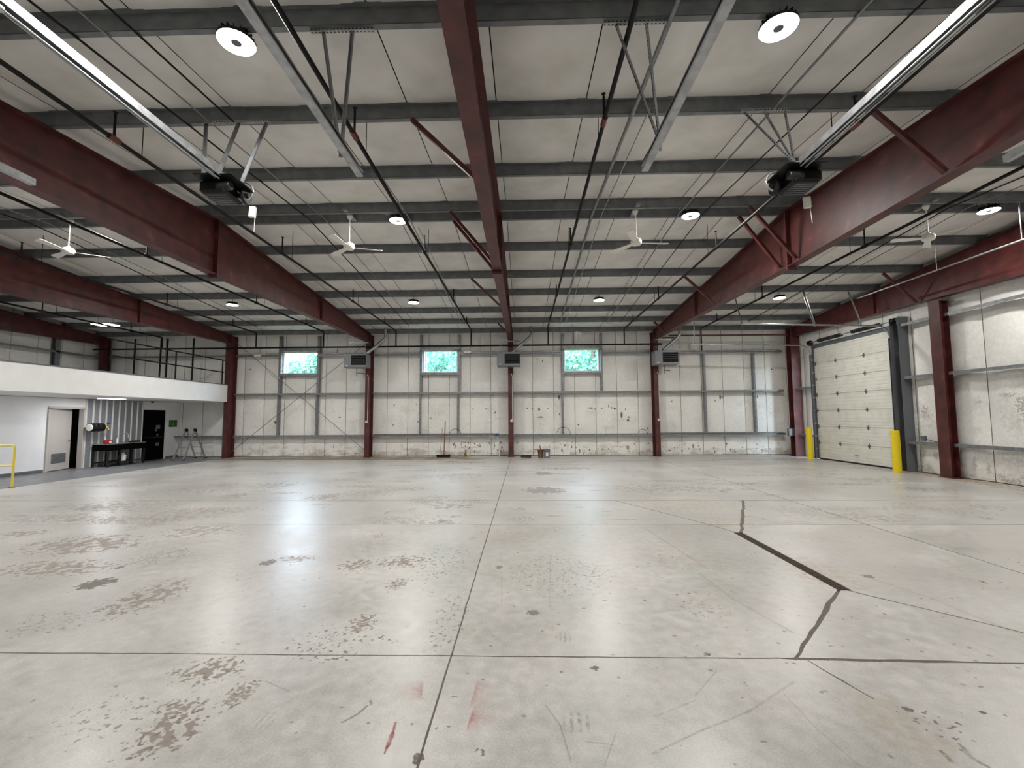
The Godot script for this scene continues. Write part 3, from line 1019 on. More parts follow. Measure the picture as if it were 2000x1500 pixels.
func build_lamps() -> void:
	var bay := ["over the mezzanine side bay", "in the bay left of the middle frame", "in the bay right of the middle frame", "in the bay along the overhead door wall"]
	var rows := [["front row lamp", -4.44, [-9.1, -3.0, 2.65, 9.3]], ["ridge row lamp", -9.6, [-9.1, -2.72, 3.65, 9.94]], ["rear row lamp", -15.2, [-10.04, -3.73, 2.6, 8.64]]]
	for r in rows:
		for k in 4:
			high_bay(r[2][k], r[1], "glowing round %s %s" % [r[0], bay[k]])
	var p := thing("panel_lamp", "glowing rectangular panel lamp above the mezzanine", "lamp", Vector3(-16.4, 5.42, -17.2))
	var st := new_st()
	box(st, Vector3(0, 0.03, 0), Vector3(0.8, 0.05, 0.5), Basis.IDENTITY, 0.01)
	obj("housing", st, M.white_plastic, p)
	var g := new_st()
	box(g, Vector3(0, 0, 0), Vector3(0.76, 0.012, 0.46))
	obj("diffuser", g, M.panel_glow, p)
	var h := new_st()
	tube(h, [Vector3(-0.3, 0.05, 0), Vector3(-0.3, 0.3, 0)], 0.005, 6)
	obj("hanger", h, M.black, p)
	h = new_st()
	tube(h, [Vector3(0.3, 0.05, 0), Vector3(0.3, 0.3, 0)], 0.005, 6)
	obj("hanger", h, M.black, p)
	area_light(p, Vector3(0, -0.02, 0), Vector2(0.7, 0.42), 1.4, Color(1.0, 0.97, 0.93))
	for e in [[-15.3, "above the ribbed metal sheet"], [-10.5, "by the yellow guard rail"], [-6.0, "further along the white wall"]]:
		var q := thing("soffit_lamp", "flat white soffit lamp under the mezzanine %s" % e[1], "lamp", Vector3(-14.2, 2.435, e[0]), "flat soffit lamps under the mezzanine")
		var s2 := new_st()
		box(s2, Vector3(0, 0.0, 0), Vector3(0.6, 0.03, 0.6), Basis.IDENTITY, 0.006)
		obj("housing", s2, M.white_plastic, q)
		var g2 := new_st()
		box(g2, Vector3(0, -0.016, 0), Vector3(0.54, 0.012, 0.54))
		obj("diffuser", g2, M.panel_glow, q)
		area_light(q, Vector3(0, -0.03, 0), Vector2(0.5, 0.5), 4.5, Color(0.98, 0.985, 1.0))

func fan(x: float, turn: float, label: String) -> void:
	var t := thing("ceiling_fan", label, "fan", Vector3(x, 5.42, -9.5), "white ceiling fans along the ridge", turn)
	var m := new_st()
	lathe(m, [[0.0, 0.1], [0.035, 0.1], [0.045, 0.07], [0.1, 0.055], [0.12, 0.02], [0.12, -0.03], [0.1, -0.06], [0.05, -0.07], [0.0, -0.072]], Vector3.ZERO, Basis.IDENTITY, 24)
	obj("motor", m, M.white_plastic, t)
	var r := new_st()
	tube(r, [Vector3(0, 0.09, 0), Vector3(0, 0.62, 0)], 0.014, 10)
	obj("downrod", r, M.white_plastic, t)
	var c := new_st()
	lathe(c, [[0.0, 0.7], [0.06, 0.7], [0.065, 0.66], [0.03, 0.6], [0.016, 0.59]], Vector3.ZERO, Basis.IDENTITY, 20)
	obj("canopy", c, M.white_plastic, t)
	var mount := new_st()
	box(mount, Vector3(0, 0.71, 0).rotated(Vector3.UP, -turn), Vector3(0.1, 0.05, 0.56), Basis(Vector3.UP, -turn))
	obj("mount", mount, M.girt, t)
	for k in 3:
		var b := Basis(Vector3.UP, TAU * k / 3.0)
		var bl := new_st()
		var tilt := Basis(Vector3.RIGHT, 0.2)
		var pts := [[0.1, 0.03], [0.2, 0.05], [0.66, 0.075], [0.7, 0.05]]
		for e in pts.size() - 1:
			var x0: float = pts[e][0]
			var x1: float = pts[e + 1][0]
			var w0: float = pts[e][1]
			var w1: float = pts[e + 1][1]
			var o := []
			for y in [-0.003, 0.003]:
				for q in [Vector2(x0, w0), Vector2(x1, w1), Vector2(x1, -w1), Vector2(x0, -w0)]:
					o.append(b * (tilt * Vector3(q.x, y, q.y)) + Vector3(0, -0.02, 0))
			hexa(bl, o)
		obj("blade", bl, M.white_plastic, t)

# ------------------------------------------------------------------ pipes and conduits
func sprinkler_line(x: float, y: float, heads: Array, drop: float, label: String) -> void:
	var t := thing("sprinkler_line", label, "pipe", Vector3(x, y, -19.42), "black sprinkler branch pipes under the roof")
	var st := new_st()
	var end := Vector3(0, 0, 0.06)
	var bend := arc(Vector3(0, -0.06, 0.06), Vector3.UP, Vector3.FORWARD, 0.06, 0.0, PI / 2, 4)
	tube(st, [Vector3(0, 0, FRONT + 19.3)] + bend + [Vector3(0, drop - y, 0)], 0.029, 10)
	obj("run", st, M.black_pipe, t)
	var k := 0
	for z in heads:
		var h := new_st()
		var up := minf(0.34, purlin_y(z) + 0.14 - y)
		tube(h, [Vector3(0, 0, z + 19.42), Vector3(0, up, z + 19.42)], 0.016, 8)
		lathe(h, [[0.03, up + 0.04], [0.028, up + 0.035], [0.008, up + 0.01], [0.016, up], [0.016, up - 0.02]], Vector3(0, 0, z + 19.42), Basis.IDENTITY, 10)
		obj("sprinkler_head", h, M.black_pipe, t)
		var c := new_st()
		tube(c, [Vector3(0, 0, z + 19.34), Vector3(0, 0, z + 19.5)], 0.04, 12)
		obj("coupling", c, M.coupling if k == 0 else M.black_pipe, t)
		var rod := new_st()
		tube(rod, [Vector3(0.0, 0.02, z + 18.97), Vector3(0.0, purlin_y(z - 0.45) + 0.19 - y, z + 18.97)], 0.006, 6)
		obj("hanger_rod", rod, M.black_pipe, t)
		k += 1

func conduit(x: float, z0: float, z1: float, r: float, m: Material, label: String, off := 0.02) -> void:
	var st := new_st()
	var pts := [Vector3(x, purlin_y(z0) - off, z0)]
	if z0 > RIDGE and z1 < RIDGE:
		pts.append(Vector3(x, purlin_y(RIDGE) - off, RIDGE))
	pts.append(Vector3(x, purlin_y(z1) - off, z1))
	tube(st, pts, r, 8)
	tag(obj("conduit", st, m), label, "conduit", "conduits clipped under the purlins")

func build_pipes() -> void:
	var heads := [-5.75, -10.05, -14.4, -17.8]
	sprinkler_line(1.1, 5.6, heads, 4.8, "black sprinkler pipe in the bay with the buckets")
	sprinkler_line(-2.23, 5.48, heads, 4.8, "black sprinkler pipe near the broom, left of the middle frame")
	sprinkler_line(-5.52, 5.5, heads, 4.8, "black sprinkler pipe beside the frame of the cross-braced bay")
	sprinkler_line(4.37, 5.48, heads, 4.8, "black sprinkler pipe left of the overhead door bay frame")
	sprinkler_line(7.65, 5.46, heads, 4.5, "black sprinkler pipe in the overhead door bay")
	sprinkler_line(-8.71, 5.49, heads, 4.8, "black sprinkler pipe running over the cross-braced bay")
	sprinkler_line(-11.7, 5.47, heads, 4.8, "black sprinkler pipe next to the mezzanine")
	sprinkler_line(-15.9, 5.3, [-14.4, -17.8], 4.8, "black sprinkler pipe above the mezzanine")
	var st := new_st()
	tube(st, [Vector3(-19.0, 4.8, -19.42), Vector3(5.95, 4.8, -19.42)], 0.036, 12)
	var main := obj("sprinkler_main", st, M.black_pipe)
	tag(main, "long black sprinkler main across the back wall above the windows", "pipe")
	var s2 := new_st()
	tube(s2, [Vector3(5.98, 5.06, -19.4), Vector3(6.5, 5.06, -19.4)], 0.03, 10)
	tube(s2, [Vector3(6.2, 5.12, -19.2), Vector3(11.15, 5.1, -19.2)], 0.034, 12)
	tag(obj("sprinkler_main", s2, M.red), "dark red pipe high on the back wall in the overhead door bay", "pipe")
	# zinc pipe hung beside the outer frame
	var s3 := new_st()
	tube(s3, [Vector3(10.36, 5.3, FRONT), Vector3(10.36, 5.3, -14.05)], 0.02, 8)
	tag(obj("conduit", s3, M.galv), "galvanised pipe hung along the frame by the overhead door", "conduit", "conduits clipped under the purlins")
	for z in [-9.4, -11.35]:
		var s4 := new_st()
		tube(s4, [Vector3(10.36, 5.3, z), Vector3(10.36, purlin_y(z) + 0.1, z)], 0.014 if z > -10 else 0.006, 8)
		tag(obj("hanger_rod", s4, M.galv), "zinc hanger holding the pipe by the overhead door wall, %s one" % ("thick" if z > -10 else "thin"), "hanger")
	conduit(1.53, FRONT, -18.3, 0.03, M.girt, "thick grey conduit under the purlins right of the middle frame")
	conduit(1.75, -5.9, -18.3, 0.012, M.galv, "thin zinc conduit beside the thick grey one", 0.0)
	conduit(-4.7, FRONT, -18.4, 0.013, M.black_pipe, "thin black conduit left of the left door opener")
	conduit(-4.35, FRONT, -18.4, 0.010, M.girt, "thin grey conduit beside the left door opener's rail")
	conduit(-4.02, FRONT, -6.0, 0.012, M.black_pipe, "short dark conduit running to the left door opener")
	conduit(3.42, FRONT, -18.3, 0.015, M.girt, "grey conduit above the right door opener")
	conduit(3.95, FRONT, -18.3, 0.010, M.black_pipe, "thin black conduit above the right door opener")
	conduit(9.1, -5.0, -18.3, 0.013, M.black_pipe, "thin black conduit in the overhead door bay")
	conduit(9.5, -5.0, -18.3, 0.010, M.girt, "thin grey conduit in the overhead door bay")
	conduit(-11.0, -5.0, -18.3, 0.013, M.black_pipe, "thin black conduit over the floor next to the mezzanine")
	conduit(-10.6, -5.0, -18.3, 0.010, M.girt, "thin grey conduit over the floor next to the mezzanine")
	conduit(-2.48, -7.5, -18.2, 0.014, M.galv, "zinc conduit feeding the lamps left of the middle frame")
	conduit(-2.36, -10.0, -18.2, 0.009, M.galv, "thinnest zinc conduit left of the middle frame", 0.05)

# ------------------------------------------------------------------ gear of the two front overhead doors
func angle_iron(st: SurfaceTool, a: Vector3, b: Vector3, w: float, up := Vector3.UP) -> void:
	sweep(st, PackedVector2Array([Vector2(-w / 2, -w / 2), Vector2(w / 2, -w / 2), Vector2(w / 2, -w / 2 + 0.004), Vector2(-w / 2 + 0.004, -w / 2 + 0.004), Vector2(-w / 2 + 0.004, w / 2), Vector2(-w / 2, w / 2)]), a, b, up)
	# punched holes show as dark studs on both legs
func holes(st: SurfaceTool, a: Vector3, b: Vector3, w: float, up := Vector3.UP) -> void:
	var f := along(b - a, up)
	var n := int(a.distance_to(b) / 0.038)
	for k in n:
		var c := a.lerp(b, (k + 0.5) / n)
		box(st, c + f * Vector3(0, -w / 2 - 0.0008, 0), Vector3(0.011, 0.0016, 0.02), f)
		box(st, c + f * Vector3(-w / 2 - 0.0008, 0, 0), Vector3(0.0016, 0.011, 0.02), f)

func perforated(parent: Node3D, called: String, a: Vector3, b: Vector3, w := 0.032, up := Vector3.UP) -> void:
	var st := new_st()
	angle_iron(st, a, b, w, up)
	var o := obj(called, st, M.galv, parent)
	var h := new_st()
	holes(h, a, b, w, up)
	var p := obj("punched_holes", h, M.black, o)
	p.set_meta("kind", "stuff")

func opener(x: float, side: float, tag_x: float, legs: Array, label: String) -> void:
	var t := thing("door_opener", label, "door opener", Vector3(x, 4.85, -5.5), "ceiling mounted overhead door openers")
	var rail := new_st()
	sweep(rail, PackedVector2Array([Vector2(-0.045, -0.04), Vector2(-0.039, -0.04), Vector2(-0.039, 0.034), Vector2(0.039, 0.034), Vector2(0.039, -0.04), Vector2(0.045, -0.04), Vector2(0.045, 0.04), Vector2(-0.045, 0.04)]), Vector3(0, 0, 6.3), Vector3(0, 0, 0))
	obj("rail", rail, M.galv, t)
	var ch := new_st()
	tube(ch, [Vector3(-0.02, -0.075, 6.2), Vector3(-0.02, -0.06, 0)], 0.009, 6)
	tube(ch, [Vector3(0.03, -0.09, 6.2), Vector3(0.03, -0.08, 0)], 0.009, 6)
	obj("chain", ch, M.galv, t)
	var tro := new_st()
	box(tro, Vector3(0, -0.075, 2.55), Vector3(0.06, 0.05, 0.3), Basis.IDENTITY, 0.008)
	obj("trolley", tro, M.aluminium, t)
	var body := new_st()
	box(body, Vector3(0.13 * side, -0.12, -0.3), Vector3(0.36, 0.17, 0.42), Basis.IDENTITY, 0.03)
	obj("motor_housing", body, M.black_metal, t)
	var vents := new_st()
	for k in 6:
		box(vents, Vector3(0.13 * side, -0.207, -0.44 + k * 0.055), Vector3(0.24, 0.006, 0.022))
	obj("vent", vents, M.grey_paint, t).set_meta("kind", "stuff")
	var plate := new_st()
	box(plate, Vector3(0.05 * side, -0.022, -0.22), Vector3(0.5, 0.02, 0.5), Basis.IDENTITY, 0.004)
	obj("mounting_plate", plate, M.black_metal, t)
	var gear := new_st()
	lathe(gear, [[0.0, -0.02], [0.11, -0.02], [0.12, -0.012], [0.12, 0.012], [0.11, 0.02], [0.0, 0.02]], Vector3(-0.12 * side, -0.1, -0.42), Basis(Vector3.FORWARD, PI / 2 * side), 24)
	lathe(gear, [[0.0, -0.04], [0.03, -0.04], [0.03, 0.07], [0.0, 0.07]], Vector3(-0.12 * side, -0.1, -0.42), Basis(Vector3.FORWARD, PI / 2 * side), 12)
	obj("pulley", gear, M.black_metal, t)
	var cable := new_st()
	tube(cable, arc(Vector3(-0.14 * side, -0.08, -0.34), Vector3.LEFT * side, Vector3.UP, 0.13, -1.2, 1.9, 10), 0.012, 6)
	obj("cable", cable, M.galv, t)
	var clutch := new_st()
	box(clutch, Vector3(0.02 * side, 0.05, -0.3), Vector3(0.14, 0.1, 0.2), Basis.IDENTITY, 0.02)
	lathe(clutch, [[0.0, -0.09], [0.055, -0.09], [0.06, -0.08], [0.06, 0.08], [0.055, 0.09], [0.0, 0.09]], Vector3(-0.02 * side, -0.11, -0.12), Basis(Vector3.FORWARD, PI / 2), 18)
	obj("gear_case", clutch, M.black, t)
	var tg := new_st()
	box(tg, Vector3(tag_x, -0.33, -0.42), Vector3(0.085, 0.15, 0.05), Basis(Vector3.BACK, 0.06 * side), 0.006)
	obj("warning_tag", tg, M.white_plastic, t)
	var cord := new_st()
	tube(cord, [Vector3(tag_x + 0.02, -0.26, -0.42), Vector3(tag_x + 0.035, -0.4, -0.42), Vector3(tag_x + 0.04, -0.62, -0.4)], 0.004, 5)
	obj("pull_cord", cord, M.white_plastic, t)
	var yy := purlin_y(-6.0) - 4.85
	perforated(t, "mounting_rail", Vector3(legs[0] - 0.05 - x, yy - 0.02, -0.47), Vector3(legs[2] + 0.05 - x, yy - 0.02, -0.47), 0.036)
	for k in 3:
		perforated(t, "mounting_leg", Vector3(legs[k] - x, yy - 0.02, -0.47), Vector3([0.0, 0.08, 0.2][k] * side if side > 0 else [-0.25, -0.15, 0.02][k], 0.02, [-0.1, -0.2, -0.42][k]), 0.036, Vector3.BACK)

func track(x: float, top_x: Array, z_end: float, side: float, label: String, hang: bool) -> void:
	var t := thing("door_track", label, "door track", Vector3(x, 4.6, z_end), "galvanised overhead door tracks")
	var st := new_st()
	var l := FRONT - z_end - 0.1
	sweep(st, PackedVector2Array([Vector2(-0.035, -0.04), Vector2(0.035, -0.04), Vector2(0.045, -0.03), Vector2(0.045, -0.015), Vector2(0.038, -0.015), Vector2(0.03, -0.032), Vector2(-0.028, -0.032), Vector2(-0.028, 0.032), Vector2(0.03, 0.032), Vector2(0.038, 0.015), Vector2(0.045, 0.015), Vector2(0.045, 0.03), Vector2(0.035, 0.04), Vector2(-0.035, 0.04)]) if side > 0 else PackedVector2Array([Vector2(0.035, -0.04), Vector2(-0.035, -0.04), Vector2(-0.045, -0.03), Vector2(-0.045, -0.015), Vector2(-0.038, -0.015), Vector2(-0.03, -0.032), Vector2(0.028, -0.032), Vector2(0.028, 0.032), Vector2(-0.03, 0.032), Vector2(-0.038, 0.015), Vector2(-0.045, 0.015), Vector2(-0.045, 0.03), Vector2(-0.035, 0.04), Vector2(0.035, 0.04)]), Vector3(0, 0, l), Vector3(0, 0, 0))
	obj("channel", st, M.galv, t)
	var an := new_st()
	angle_iron(an, Vector3(0.04 * side, 0.07, l), Vector3(0.04 * side, 0.07, 0.45), 0.075)
	obj("angle", an, M.galv, t)
	if hang:
		var yy := purlin_y(-4.36) - 4.6
		var zz := -4.4 - z_end
		perforated(t, "hanger_rail", Vector3(top_x[0] - x, yy - 0.02, zz), Vector3(top_x[1] - x, yy - 0.02, zz), 0.036)
		perforated(t, "hanger_leg", Vector3(lerpf(top_x[0], top_x[1], 0.2) - x, yy - 0.02, zz), Vector3(0.05 * side, -0.02, zz - 0.28), 0.032, Vector3.BACK)
		perforated(t, "hanger_leg", Vector3(lerpf(top_x[0], top_x[1], 0.66) - x, yy - 0.02, zz), Vector3(0.05 * side, -0.06, zz - 0.3), 0.032, Vector3.BACK)

func build_door_gear() -> void:
	opener(-3.9, -1.0, 0.22, [-4.42, -3.95, -3.55], "black door opener on a long zinc rail left of the middle frame")
	opener(3.49, 1.0, 0.3, [3.05, 3.32, 3.6], "black door opener on a long zinc rail right of the middle frame")
	track(-1.92, [-2.19, -1.52], -5.15, -1.0, "galvanised door track hung nearest the middle frame on its left", true)
	track(-5.97, [], -5.2, 1.0, "galvanised door track end beside the frame of the cross-braced bay", false)
	track(1.45, [0.85, 1.53], -5.15, 1.0, "galvanised door track hung nearest the middle frame on its right", true)
	track(5.52, [], -5.1, -1.0, "galvanised door track end beside the overhead door bay frame", false)

# ------------------------------------------------------------------ overhead door in the right wall
func build_overhead_door() -> void:
	var d := structure("door_1")
	var prof := PackedVector2Array([Vector2(0.045, -0.3078), Vector2(0.045, 0.3078), Vector2(0.022, 0.3078), Vector2(0.02, 0.301), Vector2(0.004, 0.298), Vector2(0.0, 0.292)])
	for y in [0.24, 0.12, 0.0, -0.12, -0.24]:
		prof.append_array([Vector2(0, y + 0.012), Vector2(0.006, y + 0.004), Vector2(0.006, y - 0.004), Vector2(0, y - 0.012)])
	prof.append_array([Vector2(0.0, -0.292), Vector2(0.004, -0.298), Vector2(0.02, -0.301), Vector2(0.022, -0.3078)])
	var st := new_st()
	sweep(st, prof, Vector3(0, 0, -1.92), Vector3(0, 0, 1.92))
	var mesh := st.commit()
	for k in 7:
		put("door_panel", mesh, M.door_white, d, Vector3(11.6, 0.35 + 0.6155 * k, -16.3))
	var seal := new_st()
	span(seal, Vector3(11.6, 0.0, -18.22), Vector3(11.65, 0.045, -14.38))
	obj("bottom_seal", seal, M.black, d)
	var hg := new_st()
	box(hg, Vector3(0, 0, 0), Vector3(0.012, 0.16, 0.035))
	box(hg, Vector3(-0.008, 0, 0), Vector3(0.02, 0.05, 0.09))
	tube(hg, [Vector3(-0.014, 0, -0.05), Vector3(-0.014, 0, 0.05)], 0.012, 6)
	var hm := hg.commit()
	for k in range(1, 7):
		for z in [-17.0, -15.6, -14.44, -18.16]:
			put("hinge", hm, M.grey_paint, d, Vector3(11.592, 0.042 + 0.6155 * k, z))
	var lh := new_st()
	tube(lh, [Vector3(11.6, 0.3, -16.25), Vector3(11.56, 0.3, -16.25), Vector3(11.56, 0.3, -16.1), Vector3(11.6, 0.3, -16.1)], 0.01, 6)
	obj("lift_handle", lh, M.grey_paint, d)
	var hd := new_st()
	span(hd, Vector3(11.62, 4.36, -18.3), Vector3(11.78, 4.52, -14.3))
	obj("door_header", hd, M.grey_paint, d)
	# jambs
	var j := new_st()
	sweep(j, PackedVector2Array([Vector2(-0.15, -0.16), Vector2(0.15, -0.16), Vector2(0.15, -0.15), Vector2(-0.14, -0.15), Vector2(-0.14, 0.15), Vector2(0.15, 0.15), Vector2(0.15, 0.16), Vector2(-0.15, 0.16)]), Vector3(11.6, 0, -14.12), Vector3(11.6, 4.7, -14.12), Vector3.BACK)
	tag(obj("door_jamb", j, M.grey_paint), "wide dark grey steel jamb post beside the overhead door near the yellow bollard", "jamb")
	# vertical and horizontal tracks on both sides
	for e in [[-14.34, 6.9, "nearer the red wall column"], [-18.27, 6.72, "beside the corner column"]]:
		var t := thing("overhead_door_track", "galvanised track of the side overhead door, %s" % e[2], "door track", Vector3(11.5, 0, e[0]))
		var v := new_st()
		sweep(v, PackedVector2Array([Vector2(-0.04, -0.03), Vector2(0.04, -0.03), Vector2(0.04, -0.022), Vector2(-0.032, -0.022), Vector2(-0.032, 0.022), Vector2(0.04, 0.022), Vector2(0.04, 0.03), Vector2(-0.04, 0.03)]), Vector3(0, 0.02, 0), Vector3(0, 4.1, 0), Vector3.BACK)
		obj("upright", v, M.grey_paint, t)
		var an := new_st()
		angle_iron(an, Vector3(0.08, 0.02, 0.02), Vector3(0.08, 4.5, 0.02), 0.07, Vector3.BACK)
		obj("wall_angle", an, M.grey_paint, t)
		var br := new_st()
		for k in 8:
			box(br, Vector3(0.03, 0.4 + 0.5 * k, 0.035), Vector3(0.09, 0.06, 0.01))
		obj("bracket", br, M.galv, t).set_meta("kind", "stuff")
		var c := new_st()
		tube(c, arc(Vector3(-0.4, 4.1, 0), Vector3.RIGHT, Vector3.UP, 0.4, 0.0, PI / 2, 10) + [Vector3(e[1] - 11.5, 4.6, 0)], 0.028, 8)
		obj("horizontal_run", c, M.galv, t)
		for x in ([6.95, 9.2, 10.64] if e[0] > -15 else [6.9]):
			var h := new_st()
			angle_iron(h, Vector3(x - 11.5, 4.5, 0.02), Vector3(x - 11.5, minf(5.76, purlin_y(e[0]) - 0.02), 0.02 - (0.5 if e[0] > -15 else -0.08)), 0.05 if x == 9.2 else 0.03, Vector3.BACK)
			obj("hanger", h, M.galv, t)
	var s := thing("spring_shaft", "torsion spring shaft with black coil springs above the side overhead door", "spring shaft", Vector3(11.48, 4.6, -16.25))
	var sh := new_st()
	tube(sh, [Vector3(0, 0, -2.08), Vector3(0, 0, 2.2)], 0.016, 10)
	obj("shaft", sh, M.girt, s)
	for z in [[-1.5, -0.2], [0.3, 1.6]]:
		var sp := new_st()
		var coil := []
		for k in 121:
			var a := TAU * k / 8.0
			coil.append(Vector3(cos(a) * 0.05, sin(a) * 0.05, lerpf(z[0], z[1], k / 120.0)))
		tube(sp, coil, 0.022, 5)
		obj("coil_spring", sp, M.black, s)
	for z in [-2.02, 2.12]:
		var dr := new_st()
		lathe(dr, [[0.0, -0.06], [0.09, -0.06], [0.08, -0.04], [0.07, 0.04], [0.09, 0.06], [0.0, 0.06]], Vector3(0, 0, z), Basis(Vector3.RIGHT, PI / 2), 18)
		obj("cable_drum", dr, M.black_metal, s)
		var bp := new_st()
		box(bp, Vector3(0.1, -0.02, z + 0.1 * signf(z)), Vector3(0.22, 0.2, 0.02))
		obj("bearing_plate", bp, M.grey_paint, s)
	for e in [[11.08, -13.87, "in front of the grey door jamb"], [11.18, -18.12, "in the corner beside the overhead door"]]:
		var b := thing("bollard", "yellow steel pipe bollard %s" % e[2], "bollard", Vector3(e[0], 0, e[1]), "yellow bollards guarding the overhead door")
		var p := new_st()
		lathe(p, [[0.11, 0.0], [0.11, 1.22], [0.107, 1.235], [0.098, 1.235], [0.097, 1.1]], Vector3.ZERO, Basis.IDENTITY, 28)
		obj("pipe", p, M.yellow, b)
		var fill := new_st()
		lathe(fill, [[0.097, 1.12], [0.05, 1.15], [0.0, 1.16]], Vector3.ZERO, Basis.IDENTITY, 20)
		obj("concrete_fill", fill, M.rust, b)
	var bx := new_st()
	box(bx, Vector3(11.55, 1.02, -13.45), Vector3(0.1, 0.14, 0.12), Basis.IDENTITY, 0.008)
	tube(bx, [Vector3(11.57, 1.0, -13.4), Vector3(11.57, 0.94, -13.1), Vector3(11.57, 0.94, -12.9)], 0.012, 6)
	tag(obj("junction_box", bx, M.grey_paint), "small grey junction box on the girt by the red wall column", "electrical box")

# ------------------------------------------------------------------ gear on the back wall
func heater(x: float, turn: float, flue: Array, label: String, bay: String) -> void:
	var t := thing("unit_heater", label, "heater", Vector3(x, 3.86, -19.28), "grey gas unit heaters on the back columns", turn)
	var b := new_st()
	box(b, Vector3(0, 0.3, 0), Vector3(0.98, 0.6, 0.55), Basis.IDENTITY, 0.012)
	obj("cabinet", b, M.heater, t)
	var g := new_st()
	box(g, Vector3(0.15, 0.31, 0.268), Vector3(0.64, 0.42, 0.02))
	obj("outlet", g, M.black, t)
	for k in 5:
		var lv := new_st()
		box(lv, Vector3(0.15, 0.15 + k * 0.08, 0.285), Vector3(0.62, 0.012, 0.06), Basis(Vector3.RIGHT, 0.6))
		obj("louver", lv, M.black_metal, t)
	var plate := new_st()
	box(plate, Vector3(-0.36, 0.09, 0.277), Vector3(0.09, 0.025, 0.004))
	obj("name_plate", plate, M.white_plastic, t)
	var us := new_st()
	box(us, Vector3(0.05, 1.1, 0.0), Vector3(0.85, 0.04, 0.04))
	obj("hanger", us, M.galv, t)
	for s in [-1, 1]:
		var hr := new_st()
		tube(hr, [Vector3(0.35 * s, 0.59, 0), Vector3(0.35 * s, 1.1, 0)], 0.007, 6)
		obj("hanger_rod", hr, M.galv, t)
	var gas := new_st()
	tube(gas, [Vector3(-0.02, 0.0, 0), Vector3(-0.02, -0.36, 0)], 0.012, 8)
	tube(gas, [Vector3(-0.02, -0.22, 0), Vector3(0.2, -0.22, 0), Vector3(0.25, -0.22, -0.3)], 0.012, 8)
	obj("gas_pipe", gas, M.black_pipe, t)
	var f := new_st()
	tube(f, flue, 0.065, 14)
	var fo := obj("flue_pipe", f, M.galv)
	tag(fo, "galvanised flue pipe rising from the heater %s" % bay, "flue", "galvanised flue pipes of the heaters")

func thermostat(x: float, label: String, z := -19.6) -> void:
	var t := thing("thermostat", label, "thermostat", Vector3(x, 1.55, z), "white thermostats on the red columns")
	var b := new_st()
	box(b, Vector3(0, 0, 0.02), Vector3(0.12, 0.1, 0.04), Basis.IDENTITY, 0.008)
	obj("case", b, M.white_plastic, t)
	var dial := new_st()
	lathe(dial, [[0.0, 0.0], [0.018, 0.0], [0.018, 0.008], [0.0, 0.008]], Vector3(0.02, 0, 0.04), Basis(Vector3.RIGHT, PI / 2), 12)
	obj("dial", dial, M.coupling, t)
	var c := new_st()
	tube(c, [Vector3(0.03, 0.05, 0.012), Vector3(0.035, 1.95, 0.012), Vector3(-0.02, 2.05, 0.012)], 0.011, 6)
	obj("wire_conduit", c, M.white_plastic, t)

